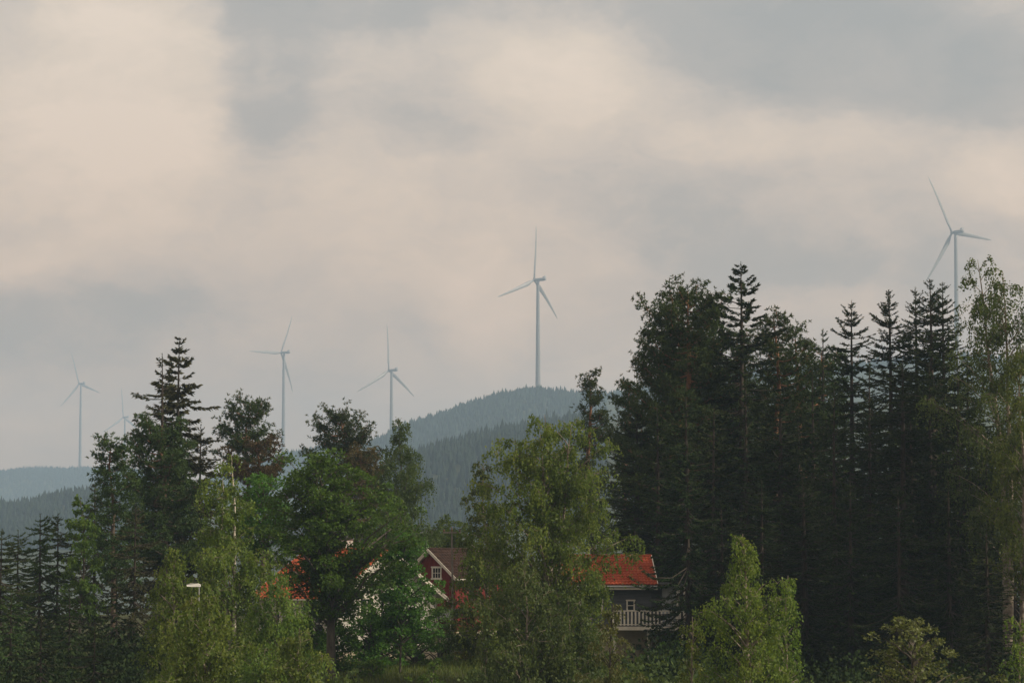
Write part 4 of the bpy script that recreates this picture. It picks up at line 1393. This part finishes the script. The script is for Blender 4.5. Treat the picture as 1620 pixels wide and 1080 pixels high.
# ---- garden shrubs
tree('broad', 694, 942, 196, 1.7, 'bright green garden shrub below the red gable', 'shrub', 'shrub', 'garden_shrub', c0=0.15, limbs=26, leaf=0.12, lobe=0.7, multi=1)
tree('broad', 736, 952, 200, 1.2, 'yellowish garden shrub at the foot of the red house', 'shrub_yellow', 'shrub', 'garden_shrub', c0=0.1, limbs=22, leaf=0.1, lobe=0.6, multi=1)
tree('broad', 678, 1040, 150, 0.9, 'small pale shrub at the bottom, right of the thick trunk', 'shrub', 'shrub', 'garden_shrub', c0=0.2, limbs=14, leaf=0.1, lobe=0.5, multi=1)
tree('broad', 604, 912, 186, 2.4, 'dark garden tree in front of the white wall', 'maple', c0=0.15, limbs=34, dens=0.8)
tree('broad', 500, 945, 180, 2.7, 'dark leafy tree under the left part of the orange roof', 'maple', c0=0.15, limbs=38, dens=0.9)
tree('broad', 655, 962, 190, 2.2, 'rounded dark shrub left of the bright green garden shrub', 'maple', 'shrub', 'garden_shrub', c0=0.1, limbs=26, leaf=0.15, lobe=0.7, multi=1)
tree('broad', 583, 975, 184, 1.8, 'dark shrub against the foot of the white wall', 'maple', 'shrub', 'garden_shrub', c0=0.1, limbs=30, leaf=0.15, lobe=0.8, multi=1)
tree('broad', 590, 1045, 178, 1.2, 'low shrub in the garden by the thick trunk', 'shrub', 'shrub', 'garden_shrub', c0=0.1, limbs=16, leaf=0.11, lobe=0.6, multi=1)
tree('broad', 1060, 1020, 180, 2.0, 'dark round shrub below the balcony', 'maple', 'shrub', 'garden_shrub', c0=0.1, limbs=22, leaf=0.13, lobe=0.7, multi=1)


# ------------------------------------------------------------------ undergrowth under the trees
def undergrowth(label, spots, m, seed, hmax):
    """bushy growth no one could count: leafy clumps on the woodland floor"""
    r = np.random.default_rng(seed)
    L = Leaves()
    for (px0, px1, d0, d1, n) in spots:
        for _ in range(n):
            d = r.uniform(d0, d1)
            x = (r.uniform(px0, px1) - W0 / 2) / FPX * d
            hh = r.uniform(0.5, 1.0) * hmax
            rad = hh * r.uniform(0.45, 0.7)
            q = 62
            u = rand_unit(r, q)
            u[:, 2] = np.abs(u[:, 2])
            p = np.array([x, d, hz(x, d)]) + u * (r.uniform(0.4, 1.0, q) ** 0.5)[:, None] * np.array([rad, rad, hh]) * (1 + 0.25 * np.sin(4 * u[:, :1] + 3 * u[:, 1:2]))
            dv = unit(u * 0.7 + r.normal(0, 0.6, (q, 3)))
            l2 = 0.28 * r.uniform(0.6, 1.3, q)
            wv = unit(np.cross(dv, rand_unit(r, q))) * (l2 * 0.36)[:, None]
            L.add(p, dv * l2[:, None], wv, 0.5 + 0.22 * r.normal(size=q) + 0.15 * r.normal())
    tag(link('undergrowth', L.mesh('undergrowth', M[m])), label, 'undergrowth', kind='stuff')


undergrowth('dark leafy undergrowth on the floor of the woods left and right',
            [(-60, 270, 128, 205, 330), (1000, 1660, 120, 205, 460)], 'spruce', 41, 2.6)
undergrowth('green bushy undergrowth along the bottom below the birches', [(240, 560, 132, 172, 150), (740, 1110, 132, 178, 190), (560, 760, 146, 160, 40)], 'birch_grey', 42, 1.9)


# ------------------------------------------------------------------ grass in the garden
def grass():
    r = np.random.default_rng(5)
    n = 26000
    x = r.uniform(-14, 14, n)
    y = r.uniform(165, 215, n)
    z = height(x, y) - 0.02
    L = Leaves()
    dv = r.normal(0, 0.3, (n, 3))
    dv[:, 2] = 1
    hgt = r.uniform(0.18, 0.5, n)
    L.add(np.column_stack([x, y, z]), unit(dv) * hgt[:, None], rand_unit(r, n) * 0.03, 0.5 + 0.25 * r.normal(size=n))
    tag(link('grass', L.mesh('grass', M['grass'])), 'rough grass in the garden between the trees and the houses', 'grass', kind='stuff')


grass()
if __name__ == '__tris__':
    print('TRIS', sum(len(m.loops) - 2 * len(m.polygons) for m in bpy.data.meshes))


# ------------------------------------------------------------------ haze
def haze():
    zmax = 520.0
    b = MB().box(-4700, 4700, -150, 8900, -60, zmax)
    m = bpy.data.materials.new('summer_haze')
    m.use_nodes = True
    T = NT(m.node_tree)
    T.n.clear()
    out = T.node('ShaderNodeOutputMaterial')
    v = T.node('ShaderNodeVolumePrincipled')
    v.inputs['Color'].default_value = (0.49, 0.69, 0.93, 1)
    v.inputs['Density'].default_value = 1.65e-4
    v.inputs['Anisotropy'].default_value = 0.2
    T.l.new(v.outputs[0], out.inputs['Volume'])
    o = b.build('haze', m)
    tag(o, 'thin bluish summer haze over the whole valley', 'haze', kind='stuff')


haze()
